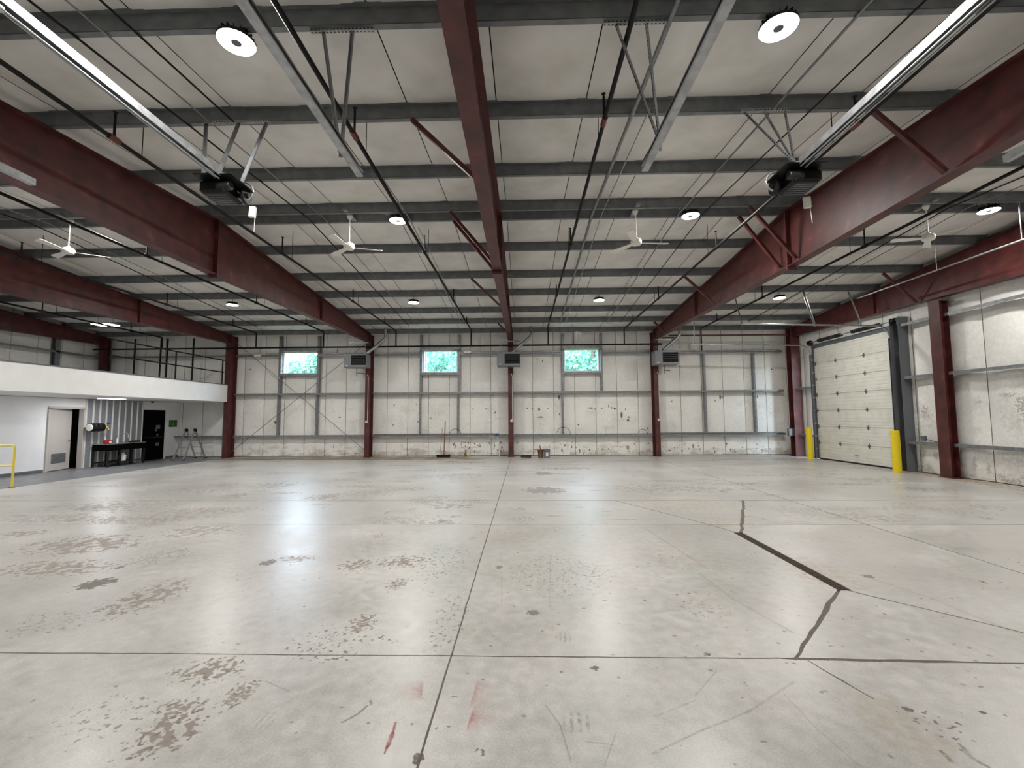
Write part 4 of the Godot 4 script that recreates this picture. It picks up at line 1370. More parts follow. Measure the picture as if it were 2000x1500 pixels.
func build_back_gear() -> void:
	heater(-7.15, -0.0, [Vector3(-6.78, 4.47, -19.3), Vector3(-6.42, 4.74, -19.3), Vector3(-5.97, 5.13, -19.3), Vector3(-5.95, 5.2, -19.3), Vector3(-5.95, 5.6, -19.3)], "grey unit heater on the column beside the cross-braced bay", "beside the cross-braced bay")
	heater(-0.6, 0.0, [Vector3(-0.45, 4.47, -19.3), Vector3(0.3, 5.13, -19.3), Vector3(0.36, 5.22, -19.3), Vector3(0.37, 5.6, -19.3)], "grey unit heater on the middle column above the buckets", "on the middle column")
	heater(6.03, 0.0, [Vector3(5.9, 4.47, -19.1), Vector3(6.5, 4.98, -19.1), Vector3(6.62, 5.12, -19.1), Vector3(6.65, 5.45, -19.1)], "grey unit heater on the column beside the overhead door bay", "beside the overhead door bay")
	thermostat(-6.8, "white thermostat on the red column beside the cross-braced bay")
	thermostat(-0.5, "white thermostat on the middle red column")
	thermostat(5.8, "white thermostat on the red column beside the overhead door bay")
	# long zinc pieces on the upper girts
	for e in [[-9.1, -7.7, 4.58, "between the first window and its heater"], [-2.8, -1.15, 4.6, "between the second window and the middle heater"], [0.0, 1.7, 4.58, "between the middle heater and the third window"], [6.6, 11.2, 4.56, "right of the last heater"]]:
		var st := new_st()
		tube(st, [Vector3(e[0], e[2], -19.93), Vector3(e[1], e[2], -19.93)], 0.03, 8)
		tag(obj("wall_conduit", st, M.galv), "bright zinc conduit on the back wall %s" % e[3], "conduit", "zinc conduits on the back wall")
	for e in [[-11.9, 4.53, "beside the first window"], [-2.45, 4.6, "beside the second window"]]:
		var lt := new_st()
		box(lt, Vector3(e[0], e[1], -19.9), Vector3(0.3, 0.12, 0.1), Basis.IDENTITY, 0.015)
		tag(obj("emergency_light", lt, M.white_plastic), "small white emergency light %s" % e[2], "light fixture")
	var cd := new_st()
	tube(cd, [Vector3(-6.6, 0.99, -19.93), Vector3(-1.3, 0.99, -19.93)], 0.02, 8)
	tag(obj("wall_conduit", cd, M.girt), "grey conduit along the knee-high girt behind the broom", "conduit", "zinc conduits on the back wall")
	var cd2 := new_st()
	tube(cd2, [Vector3(5.95, 0.99, -19.93), Vector3(11.2, 0.99, -19.9)], 0.02, 8)
	tag(obj("wall_conduit", cd2, M.girt), "grey conduit along the knee-high girt to the grey box", "conduit", "zinc conduits on the back wall")
	var db := thing("electrical_box", "grey electrical box at the corner column beside the yellow bollard", "electrical box", Vector3(11.3, 0.86, -19.5))
	var b := new_st()
	box(b, Vector3(0, 0.14, 0), Vector3(0.28, 0.3, 0.14), Basis.IDENTITY, 0.01)
	obj("case", b, M.grey_paint, db)
	var lever := new_st()
	box(lever, Vector3(0.15, 0.16, 0.02), Vector3(0.02, 0.1, 0.03))
	obj("lever", lever, M.coupling, db)
	var ob := thing("outlet_box", "small blue and white outlet with a white drop pipe left of the middle column", "outlet", Vector3(-1.16, 0.94, -19.9))
	var o1 := new_st()
	box(o1, Vector3(0, 0, 0), Vector3(0.2, 0.13, 0.08), Basis.IDENTITY, 0.01)
	obj("case", o1, M.grey_paint, ob)
	var o2 := new_st()
	box(o2, Vector3(0, 0, 0.044), Vector3(0.11, 0.08, 0.012))
	obj("cover", o2, M.blue, ob)
	var o3 := new_st()
	tube(o3, [Vector3(0.02, -0.06, 0), Vector3(0.08, -0.5, -0.05), Vector3(0.1, -0.92, -0.08)], 0.018, 8)
	obj("drop_pipe", o3, M.white_plastic, ob)
	for e in [[1.75, 0.3, "below the third window"], [-3.0, 0.25, "behind the broom"], [5.2, 0.2, "by the column beside the overhead door bay"]]:
		var w := new_st()
		tube(w, arc(Vector3(e[0], 0.955, -19.99), Vector3.RIGHT, Vector3.UP, e[1], 0.0, PI, 12), 0.01, 6)
		tag(obj("wire_loop", w, M.black_pipe), "thin dark wire loop %s" % e[2], "wire", "wire loops on the girts")
	# broom
	var br := thing("push_broom", "push broom with a reddish handle leaning at the back wall", "broom", Vector3(-3.43, 0, -19.55))
	var hd := new_st()
	tube(hd, [Vector3(0.02, 0.12, 0.05), Vector3(0.0, 1.55, -0.36)], 0.02, 10)
	obj("handle", hd, M.wood, br)
	var head := new_st()
	box(head, Vector3(0, 0.1, 0.05), Vector3(0.6, 0.05, 0.07), Basis.IDENTITY, 0.01)
	obj("head", head, M.black_metal, br)
	var bri := new_st()
	for k in 30:
		box(bri, Vector3(-0.28 + k * 0.0193, 0.04, 0.05 + 0.012 * (k % 2)), Vector3(0.012, 0.08, 0.05))
	obj("bristles", bri, M.black, br).set_meta("kind", "stuff")
	var fork := new_st()
	tube(fork, [Vector3(-0.16, 0.12, 0.05), Vector3(-0.08, 0.26, 0.01), Vector3(0.0, 0.3, 0.0), Vector3(0.08, 0.26, 0.01), Vector3(0.16, 0.12, 0.05)], 0.012, 6)
	obj("fork_brace", fork, M.galv, br)
	var sq := thing("floor_squeegee", "grey floor squeegee standing beside the push broom", "squeegee", Vector3(-3.62, 0, -19.75))
	var q1 := new_st()
	tube(q1, [Vector3(0, 0.1, 0), Vector3(0.06, 1.25, -0.18)], 0.012, 8)
	obj("handle", q1, M.girt, sq)
	var q2 := new_st()
	box(q2, Vector3(0, 0.08, 0), Vector3(0.34, 0.035, 0.03))
	box(q2, Vector3(0, 0.03, 0), Vector3(0.34, 0.06, 0.008))
	obj("blade", q2, M.girt, sq)
	for e in [[0.72, -19.3, M.tan_pail, "brown bucket with a stick across its rim", 0.12, 0.31], [0.97, -19.12, M.heater, "grey paint bucket with a pale label beside the brown bucket", 0.135, 0.36]]:
		var bk := thing("bucket", e[3], "bucket", Vector3(e[0], 0, e[1]), "buckets by the middle column")
		var p := new_st()
		lathe(p, [[0.0, 0.004], [e[4] * 0.88, 0.0], [e[4], e[5]], [e[4] + 0.01, e[5]], [e[4] + 0.01, e[5] - 0.02], [e[4] - 0.006, e[5] - 0.02], [e[4] * 0.86, 0.02], [0.0, 0.02]], Vector3.ZERO, Basis.IDENTITY, 24)
		obj("pail", p, e[2], bk)
		var hn := new_st()
		tube(hn, arc(Vector3(0, e[5] - 0.03, 0), Vector3.RIGHT, Vector3(0, -0.35, 0.94).normalized(), e[4] + 0.012, 0.0, PI, 10), 0.005, 6)
		obj("handle", hn, M.black_pipe, bk)
		if e[0] > 0.9:
			var lb := new_st()
			for k in 6:
				var a0 := -1.9 + k * 0.12
				var a1 := a0 + 0.12
				quad(lb, Vector3(cos(a0) * 0.1315, 0.08, -sin(a0) * 0.1315), Vector3(cos(a1) * 0.1315, 0.08, -sin(a1) * 0.1315), Vector3(cos(a1) * 0.136, 0.24, -sin(a1) * 0.136), Vector3(cos(a0) * 0.136, 0.24, -sin(a0) * 0.136))
			obj("label_sticker", lb, M.white_plastic, bk)
		else:
			var sk := new_st()
			tube(sk, [Vector3(-0.3, 0.33, 0.02), Vector3(0.3, 0.325, -0.02)], 0.012, 6)
			obj("stick", sk, M.wood, bk)
			var rg := new_st()
			tube(rg, [Vector3(0.02, 0.2, 0), Vector3(-0.02, 0.42, 0.0), Vector3(-0.04, 0.5, 0.02)], 0.018, 6)
			obj("brush", rg, M.coupling, bk)
	var hz := thing("hose_coil", "dark loosely coiled hose lying by the middle column", "hose", Vector3(0.1, 0, -19.35))
	var coil := []
	for k in 60:
		var a := TAU * k / 17.0
		coil.append(Vector3(cos(a) * (0.2 + 0.03 * sin(k * 1.7)), 0.014 + 0.0016 * k, sin(a) * (0.14 + 0.02 * cos(k * 2.3))))
	var hs := new_st()
	tube(hs, coil, 0.014, 6)
	obj("hose", hs, M.rust, hz)
	var scr := new_st()
	lathe(scr, [[0.0, 0.0], [0.06, 0.0], [0.075, 0.03], [0.05, 0.12], [0.02, 0.2], [0.0, 0.21]], Vector3(-2.55, 0, -20.0), Basis.IDENTITY, 8)
	tag(obj("foam_scrap", scr, M.foam), "small scrap of yellow foam at the foot of the back wall", "scrap")
	var pl := new_st()
	for k in 7:
		var a := k * 0.9
		quad(pl, Vector3(2.25 + 0.05 * k, 5.4, -19.6), Vector3(2.3 + 0.05 * k, 5.42, -19.62 + 0.05 * sin(a)), Vector3(2.32 + 0.03 * k, 5.0 + 0.04 * k, -19.6 + 0.06 * cos(a)), Vector3(2.28 + 0.03 * k, 5.02 + 0.05 * k, -19.58))
	tag(obj("plastic_sheet", pl, M.white_plastic), "torn plastic sheet hanging above the third window", "plastic sheet")

# ------------------------------------------------------------------ mezzanine and office front
func build_office() -> void:
	var mz := thing("mezzanine", "white fronted mezzanine deck above the office wall", "mezzanine", Vector3(-13.0, 2.45, -19.58))
	var fa := new_st()
	span(fa, Vector3(-0.12, 0.0, 0.0), Vector3(0.0, 0.73, 19.56 + FRONT))
	obj("fascia", fa, M.white_paint, mz)
	var cap := new_st()
	span(cap, Vector3(-0.14, 0.73, 0.0), Vector3(0.015, 0.765, 19.56 + FRONT))
	obj("cap_trim", cap, M.grey_paint, mz)
	var dk := new_st()
	span(dk, Vector3(LEFT + 13.0, 0.0, 0.0), Vector3(-0.12, 0.7, 19.56 + FRONT))
	obj("deck", dk, M.white_paint, mz)
	var rl := thing("guard_railing", "dark pipe guard railing on top of the mezzanine edge", "railing", Vector3(-13.07, 3.215, -19.4))
	for y in [1.04, 0.52]:
		var st := new_st()
		tube(st, [Vector3(0, y, 0), Vector3(0, y, 5.5)], 0.024, 8)
		obj("rail", st, M.black_pipe, rl)
	for z in [0.1, 2.75, 5.45]:
		var st := new_st()
		tube(st, [Vector3(0, 0, z), Vector3(0, 1.04, z)], 0.026, 8)
		obj("post", st, M.black_pipe, rl)
	for e in [[-16.4, "tall dark standpipe"], [-16.1, "second dark standpipe"], [-14.9, "thin dark pipe"], [-17.6, "dark pipe nearer the corner"]]:
		var vp := new_st()
		tube(vp, [Vector3(e[0], 3.2, -19.95), Vector3(e[0] + 0.02, 5.35, -19.95)], 0.035, 8)
		tag(obj("riser_pipe", vp, M.black_pipe), "%s on the back wall above the mezzanine" % e[1], "pipe", "riser pipes above the mezzanine")
	# partition with two openings
	var w := structure("wall_office")
	var st := new_st()
	for e in [[FRONT, -14.55], [-15.75, -18.24], [-19.46, BACK]]:
		span(st, Vector3(OFFICE - 0.12, 0, e[0]), Vector3(OFFICE, 2.44, e[1]))
	for e in [[-14.55, -15.75], [-18.24, -19.46]]:
		span(st, Vector3(OFFICE - 0.12, 2.1, e[0]), Vector3(OFFICE, 2.44, e[1]))
	obj("drywall", st, M.white_paint, w)
	var pb := new_st()
	span(pb, Vector3(OFFICE - 1.8, 0, -17.0), Vector3(OFFICE - 0.12, 2.44, -17.1))
	span(pb, Vector3(OFFICE - 1.8, 0, -12.0), Vector3(OFFICE - 0.12, 2.44, -12.1))
	span(pb, Vector3(OFFICE - 1.9, 0, FRONT), Vector3(OFFICE - 1.8, 2.44, BACK))
	obj("inner_partition", pb, M.sheathing, w)
	var bb := structure("baseboard_office")
	var b1 := new_st()
	for e in [[FRONT, -14.48], [-19.53, BACK]]:
		span(b1, Vector3(OFFICE, 0, e[0]), Vector3(OFFICE + 0.012, 0.1, e[1]))
	obj("baseboard", b1, M.grey_paint, bb)
	# open door
	var d := structure("door_2")
	var fr := new_st()
	for z in [-14.55, -15.75]:
		box(fr, Vector3(OFFICE - 0.05, 1.05, z), Vector3(0.18, 2.1, 0.07))
	box(fr, Vector3(OFFICE - 0.05, 2.115, -15.15), Vector3(0.18, 0.07, 1.27))
	obj("door_frame", fr, M.grey_leaf, d)
	var leaf := Node3D.new()
	leaf.name = "door_leaf_swing"
	var turn := Basis(Vector3.UP, deg_to_rad(15.0))
	var hinge := Vector3(OFFICE - 0.03, 0, -14.6)
	var lf := new_st()
	box(lf, hinge + turn * Vector3(-0.022, 1.05, -0.53), Vector3(0.045, 2.06, 1.06), turn)
	var leaf_o := obj("door_leaf", lf, M.grey_leaf, d)
	leaf.free()
	var vent := new_st()
	for k in 11:
		box(vent, hinge + turn * Vector3(0.004, 0.26 + k * 0.03, -0.53), Vector3(0.014, 0.02, 0.66), turn)
	obj("louver_vent", vent, M.grey_paint, leaf_o)
	var kn := new_st()
	tube(kn, [hinge + turn * Vector3(0.0, 1.0, -0.98), hinge + turn * Vector3(0.06, 1.0, -0.98), hinge + turn * Vector3(0.06, 1.0, -0.86)], 0.012, 8)
	obj("lever_handle", kn, M.black_metal, leaf_o)
	# black door with push bar
	var d5 := structure("door_5")
	var l5 := new_st()
	span(l5, Vector3(OFFICE - 0.09, 0.01, -18.24), Vector3(OFFICE - 0.04, 2.1, -19.46))
	obj("door_leaf", l5, M.dark_door, d5)
	var pbar := new_st()
	box(pbar, Vector3(OFFICE - 0.01, 0.95, -18.85), Vector3(0.05, 0.05, 0.95), Basis.IDENTITY, 0.01)
	obj("push_bar", pbar, M.black_metal, d5)
	for e in [[1.38, -19.1, 0.16, 0.22], [1.25, -19.0, 0.1, 0.1], [1.05, -19.08, 0.08, 0.09], [0.65, -19.1, 0.14, 0.2]]:
		var sk := new_st()
		box(sk, Vector3(OFFICE - 0.037, e[0], e[1]), Vector3(0.004, e[2], e[3]))
		obj("sticker", sk, M.grey_paint, d5)
	# ribbed metal sheet
	var mp := thing("metal_wall_panel", "ribbed galvanised metal sheet covering the office wall behind the sink", "wall panel", Vector3(OFFICE, 0, -17.0))
	var sheet := new_st()
	span(sheet, Vector3(0, 0.01, 1.18), Vector3(0.012, 2.44, -1.2))
	obj("sheet", sheet, M.galv_sheet, mp)
	for z in [0.91, 0.65, 0.39, 0.13, -0.15, -0.42, -0.7, -0.97]:
		var rb := new_st()
		sweep(rb, PackedVector2Array([Vector2(-0.03, 0.012), Vector2(-0.014, 0.038), Vector2(0.014, 0.038), Vector2(0.03, 0.012)]), Vector3(0, 0.012, z), Vector3(0, 2.43, z), Vector3.RIGHT)
		obj("rib", rb, M.white_plastic, mp)
	var tr := new_st()
	box(tr, Vector3(0.02, 1.22, 1.2), Vector3(0.04, 2.42, 0.05))
	box(tr, Vector3(0.02, 1.22, -1.21), Vector3(0.04, 2.42, 0.03))
	obj("edge_trim", tr, M.white_plastic, mp)
	# tank on the wall
	var tk := thing("wall_drum", "black drum with a pale end mounted sideways on the ribbed metal wall", "tank", Vector3(-15.28, 1.43, -15.9))
	var body := new_st()
	lathe(body, [[0.0, -0.26], [0.12, -0.26], [0.15, -0.23], [0.15, -0.1], [0.155, -0.09], [0.155, -0.07], [0.15, -0.06], [0.15, 0.1], [0.155, 0.11], [0.155, 0.13], [0.15, 0.14], [0.15, 0.22], [0.14, 0.25], [0.13, 0.25]], Vector3.ZERO, Basis(Vector3.RIGHT, PI / 2), 28)
	obj("shell", body, M.black_metal, tk)
	var endc := new_st()
	lathe(endc, [[0.13, 0.25], [0.11, 0.265], [0.0, 0.27]], Vector3.ZERO, Basis(Vector3.RIGHT, PI / 2), 24)
	obj("end_cap", endc, M.white_plastic, tk)
	var fit := new_st()
	tube(fit, [Vector3(0, 0, -0.26), Vector3(0, 0, -0.45), Vector3(0, -0.1, -0.5)], 0.03, 8)
	tube(fit, [Vector3(0, -0.1, -0.36), Vector3(0, 0.1, -0.36)], 0.02, 8)
	obj("brass_fitting", fit, M.pale_yellow, tk)
	var kb := new_st()
	lathe(kb, [[0.0, 0.0], [0.05, 0.0], [0.055, 0.03], [0.04, 0.07], [0.0, 0.08]], Vector3(0.02, 0.1, -0.46), Basis.IDENTITY, 16)
	obj("valve_knob", kb, M.blue, tk)
	var bk := new_st()
	for z in [-0.15, 0.15]:
		box(bk, Vector3(-0.2, -0.02, z), Vector3(0.26, 0.03, 0.03))
	obj("bracket", bk, M.black_metal, tk)
	# sink stand
	var sk2 := thing("sink_stand", "black legged sink stand with a zinc top against the ribbed metal wall", "sink stand", Vector3(-15.2, 0, -16.82))
	var top := new_st()
	box(top, Vector3(0, 0.815, 0), Vector3(0.62, 0.03, 1.66), Basis.IDENTITY, 0.006)
	obj("top", top, M.galv, sk2)
	var ap := new_st()
	box(ap, Vector3(0.0, 0.69, 0), Vector3(0.58, 0.22, 1.6))
	obj("apron", ap, M.dark_door, sk2)
	for x in [-0.26, 0.27]:
		for z in [-0.78, -0.26, 0.26, 0.78]:
			var lg := new_st()
			box(lg, Vector3(x, 0.29, z), Vector3(0.05, 0.58, 0.05))
			obj("leg", lg, M.black, sk2)
		var sr := new_st()
		box(sr, Vector3(x, 0.15, 0), Vector3(0.03, 0.04, 1.54))
		obj("stretcher", sr, M.black, sk2)
	var sf := new_st()
	box(sf, Vector3(0, 0.14, 0), Vector3(0.5, 0.015, 1.5))
	obj("lower_shelf", sf, M.black, sk2)
	var fc := thing("faucet", "tall curved chrome faucet on the sink stand", "faucet", Vector3(-15.3, 0.83, -17.05))
	var f1 := new_st()
	tube(f1, [Vector3(0, 0, 0), Vector3(0, 0.26, 0)] + arc(Vector3(0.1, 0.26, 0), Vector3.LEFT, Vector3.UP, 0.1, 0.3, PI, 8) + [Vector3(0.2, 0.18, 0)], 0.014, 8)
	obj("spout", f1, M.aluminium, fc)
	var f2 := new_st()
	tube(f2, [Vector3(0, 0.06, 0), Vector3(0, 0.1, 0.12)], 0.01, 6)
	obj("lever", f2, M.aluminium, fc)
	var rb2 := thing("first_aid_box", "small red box with a white patch on the sink stand", "box", Vector3(-15.1, 0.83, -16.2))
	var r1 := new_st()
	box(r1, Vector3(0, 0.07, 0), Vector3(0.16, 0.14, 0.26), Basis.IDENTITY, 0.02)
	obj("case", r1, mat(Color(0.55, 0.06, 0.10), 0.4), rb2)
	var r2 := new_st()
	box(r2, Vector3(0.083, 0.07, -0.02), Vector3(0.004, 0.07, 0.1))
	obj("patch", r2, M.white_plastic, rb2)
	var ty := new_st()
	box(ty, Vector3(-15.1, 0.86, -17.35), Vector3(0.2, 0.06, 0.34), Basis.IDENTITY, 0.012)
	tag(obj("tray", ty, M.black), "flat black tray on the sink stand beside the faucet", "tray")
	var bt := new_st()
	lathe(bt, [[0.0, 0.0], [0.035, 0.0], [0.035, 0.13], [0.012, 0.17], [0.012, 0.2], [0.0, 0.2]], Vector3(-15.2, 0.83, -16.7), Basis.IDENTITY, 14)
	tag(obj("soap_bottle", bt, M.white_plastic), "small pale soap bottle on the sink stand", "bottle")
	var jg := new_st()
	lathe(jg, [[0.0, 0.0], [0.1, 0.0], [0.11, 0.2], [0.05, 0.28], [0.04, 0.31], [0.0, 0.31]], Vector3(-15.1, 0.15, -16.85), Basis.IDENTITY, 16)
	tag(obj("jug", jg, M.white_plastic), "white jug on the lower shelf of the sink stand", "jug")
	var sg := thing("green_sign", "small green sign with pale marks right of the black door", "sign", Vector3(OFFICE + 0.006, 1.515, -19.87))
	var s1 := new_st()
	box(s1, Vector3(0, 0, 0), Vector3(0.01, 0.31, 0.46))
	obj("board", s1, M.green_sign, sg)
	var s2 := new_st()
	box(s2, Vector3(0.006, 0.02, 0.13), Vector3(0.003, 0.16, 0.03))
	box(s2, Vector3(0.006, 0.04, -0.02), Vector3(0.003, 0.05, 0.05))
	box(s2, Vector3(0.006, -0.04, -0.02), Vector3(0.003, 0.12, 0.09))
	obj("pictogram", s2, mat(Color(0.22, 0.58, 0.28), 0.4), sg)
	var cm := new_st()
	lathe(cm, [[0.0, -0.07], [0.04, -0.055], [0.06, -0.02], [0.065, 0.0], [0.0, 0.0]], Vector3(-15.35, 2.445, -18.4), Basis.IDENTITY, 18)
	tag(obj("dome_camera", cm, M.black), "small black dome camera under the mezzanine by the black door", "camera")
	# step ladder standing open
	var la := thing("folding_ladder", "aluminium folding ladder standing open in the corner beside the mezzanine column", "ladder", Vector3(-14.28, 0, -19.2), "", -0.08)
	for s in [-1, 1]:
		for e in [-1, 1]:
			var half := new_st()
			bar(half, Vector3(0.24 * e, 0.02, 0.58 * s), Vector3(0.2 * e, 1.22, 0.03 * s), 0.03, 0.065)
			obj("side_rail", half, M.aluminium, la)
		for k in 4:
			var y := 0.22 + k * 0.28
			var u := (y - 0.02) / 1.2
			var rg := new_st()
			box(rg, Vector3(0, y, lerpf(0.58, 0.03, u) * s), Vector3(0.46 - 0.07 * u, 0.03, 0.05))
			obj("rung", rg, M.aluminium, la)
		for e in [-1, 1]:
			var ft := new_st()
			box(ft, Vector3(0.245 * e, 0.02, 0.59 * s), Vector3(0.06, 0.04, 0.1))
			obj("foot", ft, M.black, la)
	for e in [-1, 1]:
		var hn := new_st()
		lathe(hn, [[0.0, -0.03], [0.075, -0.03], [0.075, 0.03], [0.0, 0.03]], Vector3(0.2 * e, 1.23, 0), Basis(Vector3.FORWARD, PI / 2), 16)
		obj("hinge", hn, M.black_metal, la)
	# yellow guard rail
	var yr := thing("yellow_guard_rail", "yellow pipe guard rail standing at the edge of the grey floor", "guard rail", Vector3(-13.0, 0, -11.35))
	var y1 := new_st()
	tube(y1, [Vector3(0, 0, 0), Vector3(0, 0.99, 0)] + arc(Vector3(-0.07, 0.99, 0), Vector3.RIGHT, Vector3.UP, 0.07, 0.3, PI / 2, 5) + [Vector3(-1.55, 1.06, 0)] + arc(Vector3(-1.55, 0.99, 0), Vector3.UP, Vector3.LEFT, 0.07, 0.3, PI / 2, 5) + [Vector3(-1.62, 0, 0)], 0.025, 10)
	obj("hoop", y1, M.pale_yellow, yr)
	var y2 := new_st()
	tube(y2, [Vector3(0, 0.55, 0), Vector3(-1.62, 0.55, 0)], 0.022, 10)
	obj("mid_rail", y2, M.pale_yellow, yr)
	for x in [0.0, -1.62]:
		var y3 := new_st()
		lathe(y3, [[0.0, 0.0], [0.07, 0.0], [0.07, 0.012], [0.03, 0.014]], Vector3(x, 0, 0), Basis.IDENTITY, 16)
		obj("base_flange", y3, M.grey_paint, yr)

# ------------------------------------------------------------------ outdoors, seen through the windows
func leaf_mesh() -> ArrayMesh:
	var st := new_st()
	var m := [Vector3(0, 0, 0), Vector3(0.045, 0.01, 0.05), Vector3(0.05, 0.0, 0.11), Vector3(0, -0.02, 0.18), Vector3(-0.05, 0.0, 0.11), Vector3(-0.045, 0.01, 0.05)]
	for k in range(1, 5):
		tri(st, m[0], m[k], m[k + 1])
	return st.commit()

func tree(x: float, z: float, h: float, r: float, m: Material, seed_: int, leaf: Mesh, label: String) -> void:
	var t := thing("tree", label, "tree", Vector3(x, -0.3, z), "trees behind the building")
	var tr := new_st()
	tube(tr, [Vector3(0, 0, 0), Vector3(0.05, h * 0.5, 0), Vector3(0, h * 0.9, 0.05)], 0.12, 8)
	obj("trunk", tr, M.bark, t)
	var rng := RandomNumberGenerator.new()
	rng.seed = seed_
	var lumps := []
	for k in 26:
		var a := rng.randf() * TAU
		var up := rng.randf()
		var rad := r * sqrt(rng.randf()) * sin(PI * clampf(up * 0.85 + 0.12, 0.0, 1.0))
		lumps.append([Vector3(cos(a) * rad, h * (0.22 + 0.74 * up), sin(a) * rad), r * rng.randf_range(0.28, 0.5)])
	var mm := MultiMesh.new()
	mm.transform_format = MultiMesh.TRANSFORM_3D
	mm.mesh = leaf
	mm.instance_count = 9000
	for i in mm.instance_count:
		var l: Array = lumps[i % lumps.size()]
		var d := Vector3(rng.randfn(), rng.randfn(), rng.randfn()).normalized() * pow(rng.randf(), 0.4)
		var b := Basis.from_euler(Vector3(rng.randf_range(-0.4, 1.2), rng.randf() * TAU, rng.randf_range(-0.6, 0.6))).scaled(Vector3.ONE * rng.randf_range(1.0, 2.0))
		mm.set_instance_transform(i, Transform3D(b, l[0] + d * l[1]))
	var mi := MultiMeshInstance3D.new()
	mi.name = "foliage"
	mi.multimesh = mm
	mi.material_override = m
	mi.set_meta("kind", "stuff")
	t.add_child(mi, true)

func build_outdoors() -> void:
	var g := structure("ground")
	var st := new_st()
	span(st, Vector3(-60, -0.6, -90), Vector3(50, -0.32, BACK - 0.5))
	obj("lawn", st, noisy(mat(Color.WHITE, 0.9), ramp([Color(0.16, 0.28, 0.10), Color(0.30, 0.42, 0.16)], [0.3, 0.7]), 0.03, 3.0, 91), g)
	var leaf := leaf_mesh()
	var greens := []
	for c in [Color(0.32, 0.52, 0.46), Color(0.29, 0.50, 0.47), Color(0.35, 0.55, 0.48), Color(0.26, 0.38, 0.55)]:
		var m := mat(c, 0.6)
		m.backlight_enabled = true
		m.backlight = Color(0.3, 0.5, 0.3)
		greens.append(m)
	var spots := [[-16.6, -30.0, 5.35, 1.6, "low bushy tree seen at the left edge of the first window"], [-14.9, -29.5, 5.9, 1.5, "rounded tree in the middle of the first window"], [-13.1, -29.0, 6.7, 1.9, "taller tree on the right of the first window"],
		[-9.2, -29.5, 8.2, 2.5, "leafy tree filling the left of the second window"], [-5.6, -28.5, 8.4, 2.6, "leafy tree in the middle of the second window"], [-2.4, -29.5, 8.0, 2.5, "leafy tree at the right of the second window"],
		[1.4, -29.0, 8.6, 2.6, "leafy tree at the left of the third window"], [4.4, -28.5, 8.4, 2.5, "leafy tree in the middle of the third window"], [7.4, -29.5, 8.6, 2.6, "leafy tree at the right of the third window"],
		[-7.0, -33.0, 9.0, 3.0, "tree behind the others in the second window"], [3.0, -33.0, 9.2, 3.0, "tree behind the others in the third window"], [-4.1, -26.0, 4.4, 1.1, "bluish spruce low on the right of the second window"]]
	for k in spots.size():
		var s: Array = spots[k]
		tree(s[0], s[1], s[2], s[3], greens[3 if k == 11 else k % 3], 100 + k, leaf, s[4])

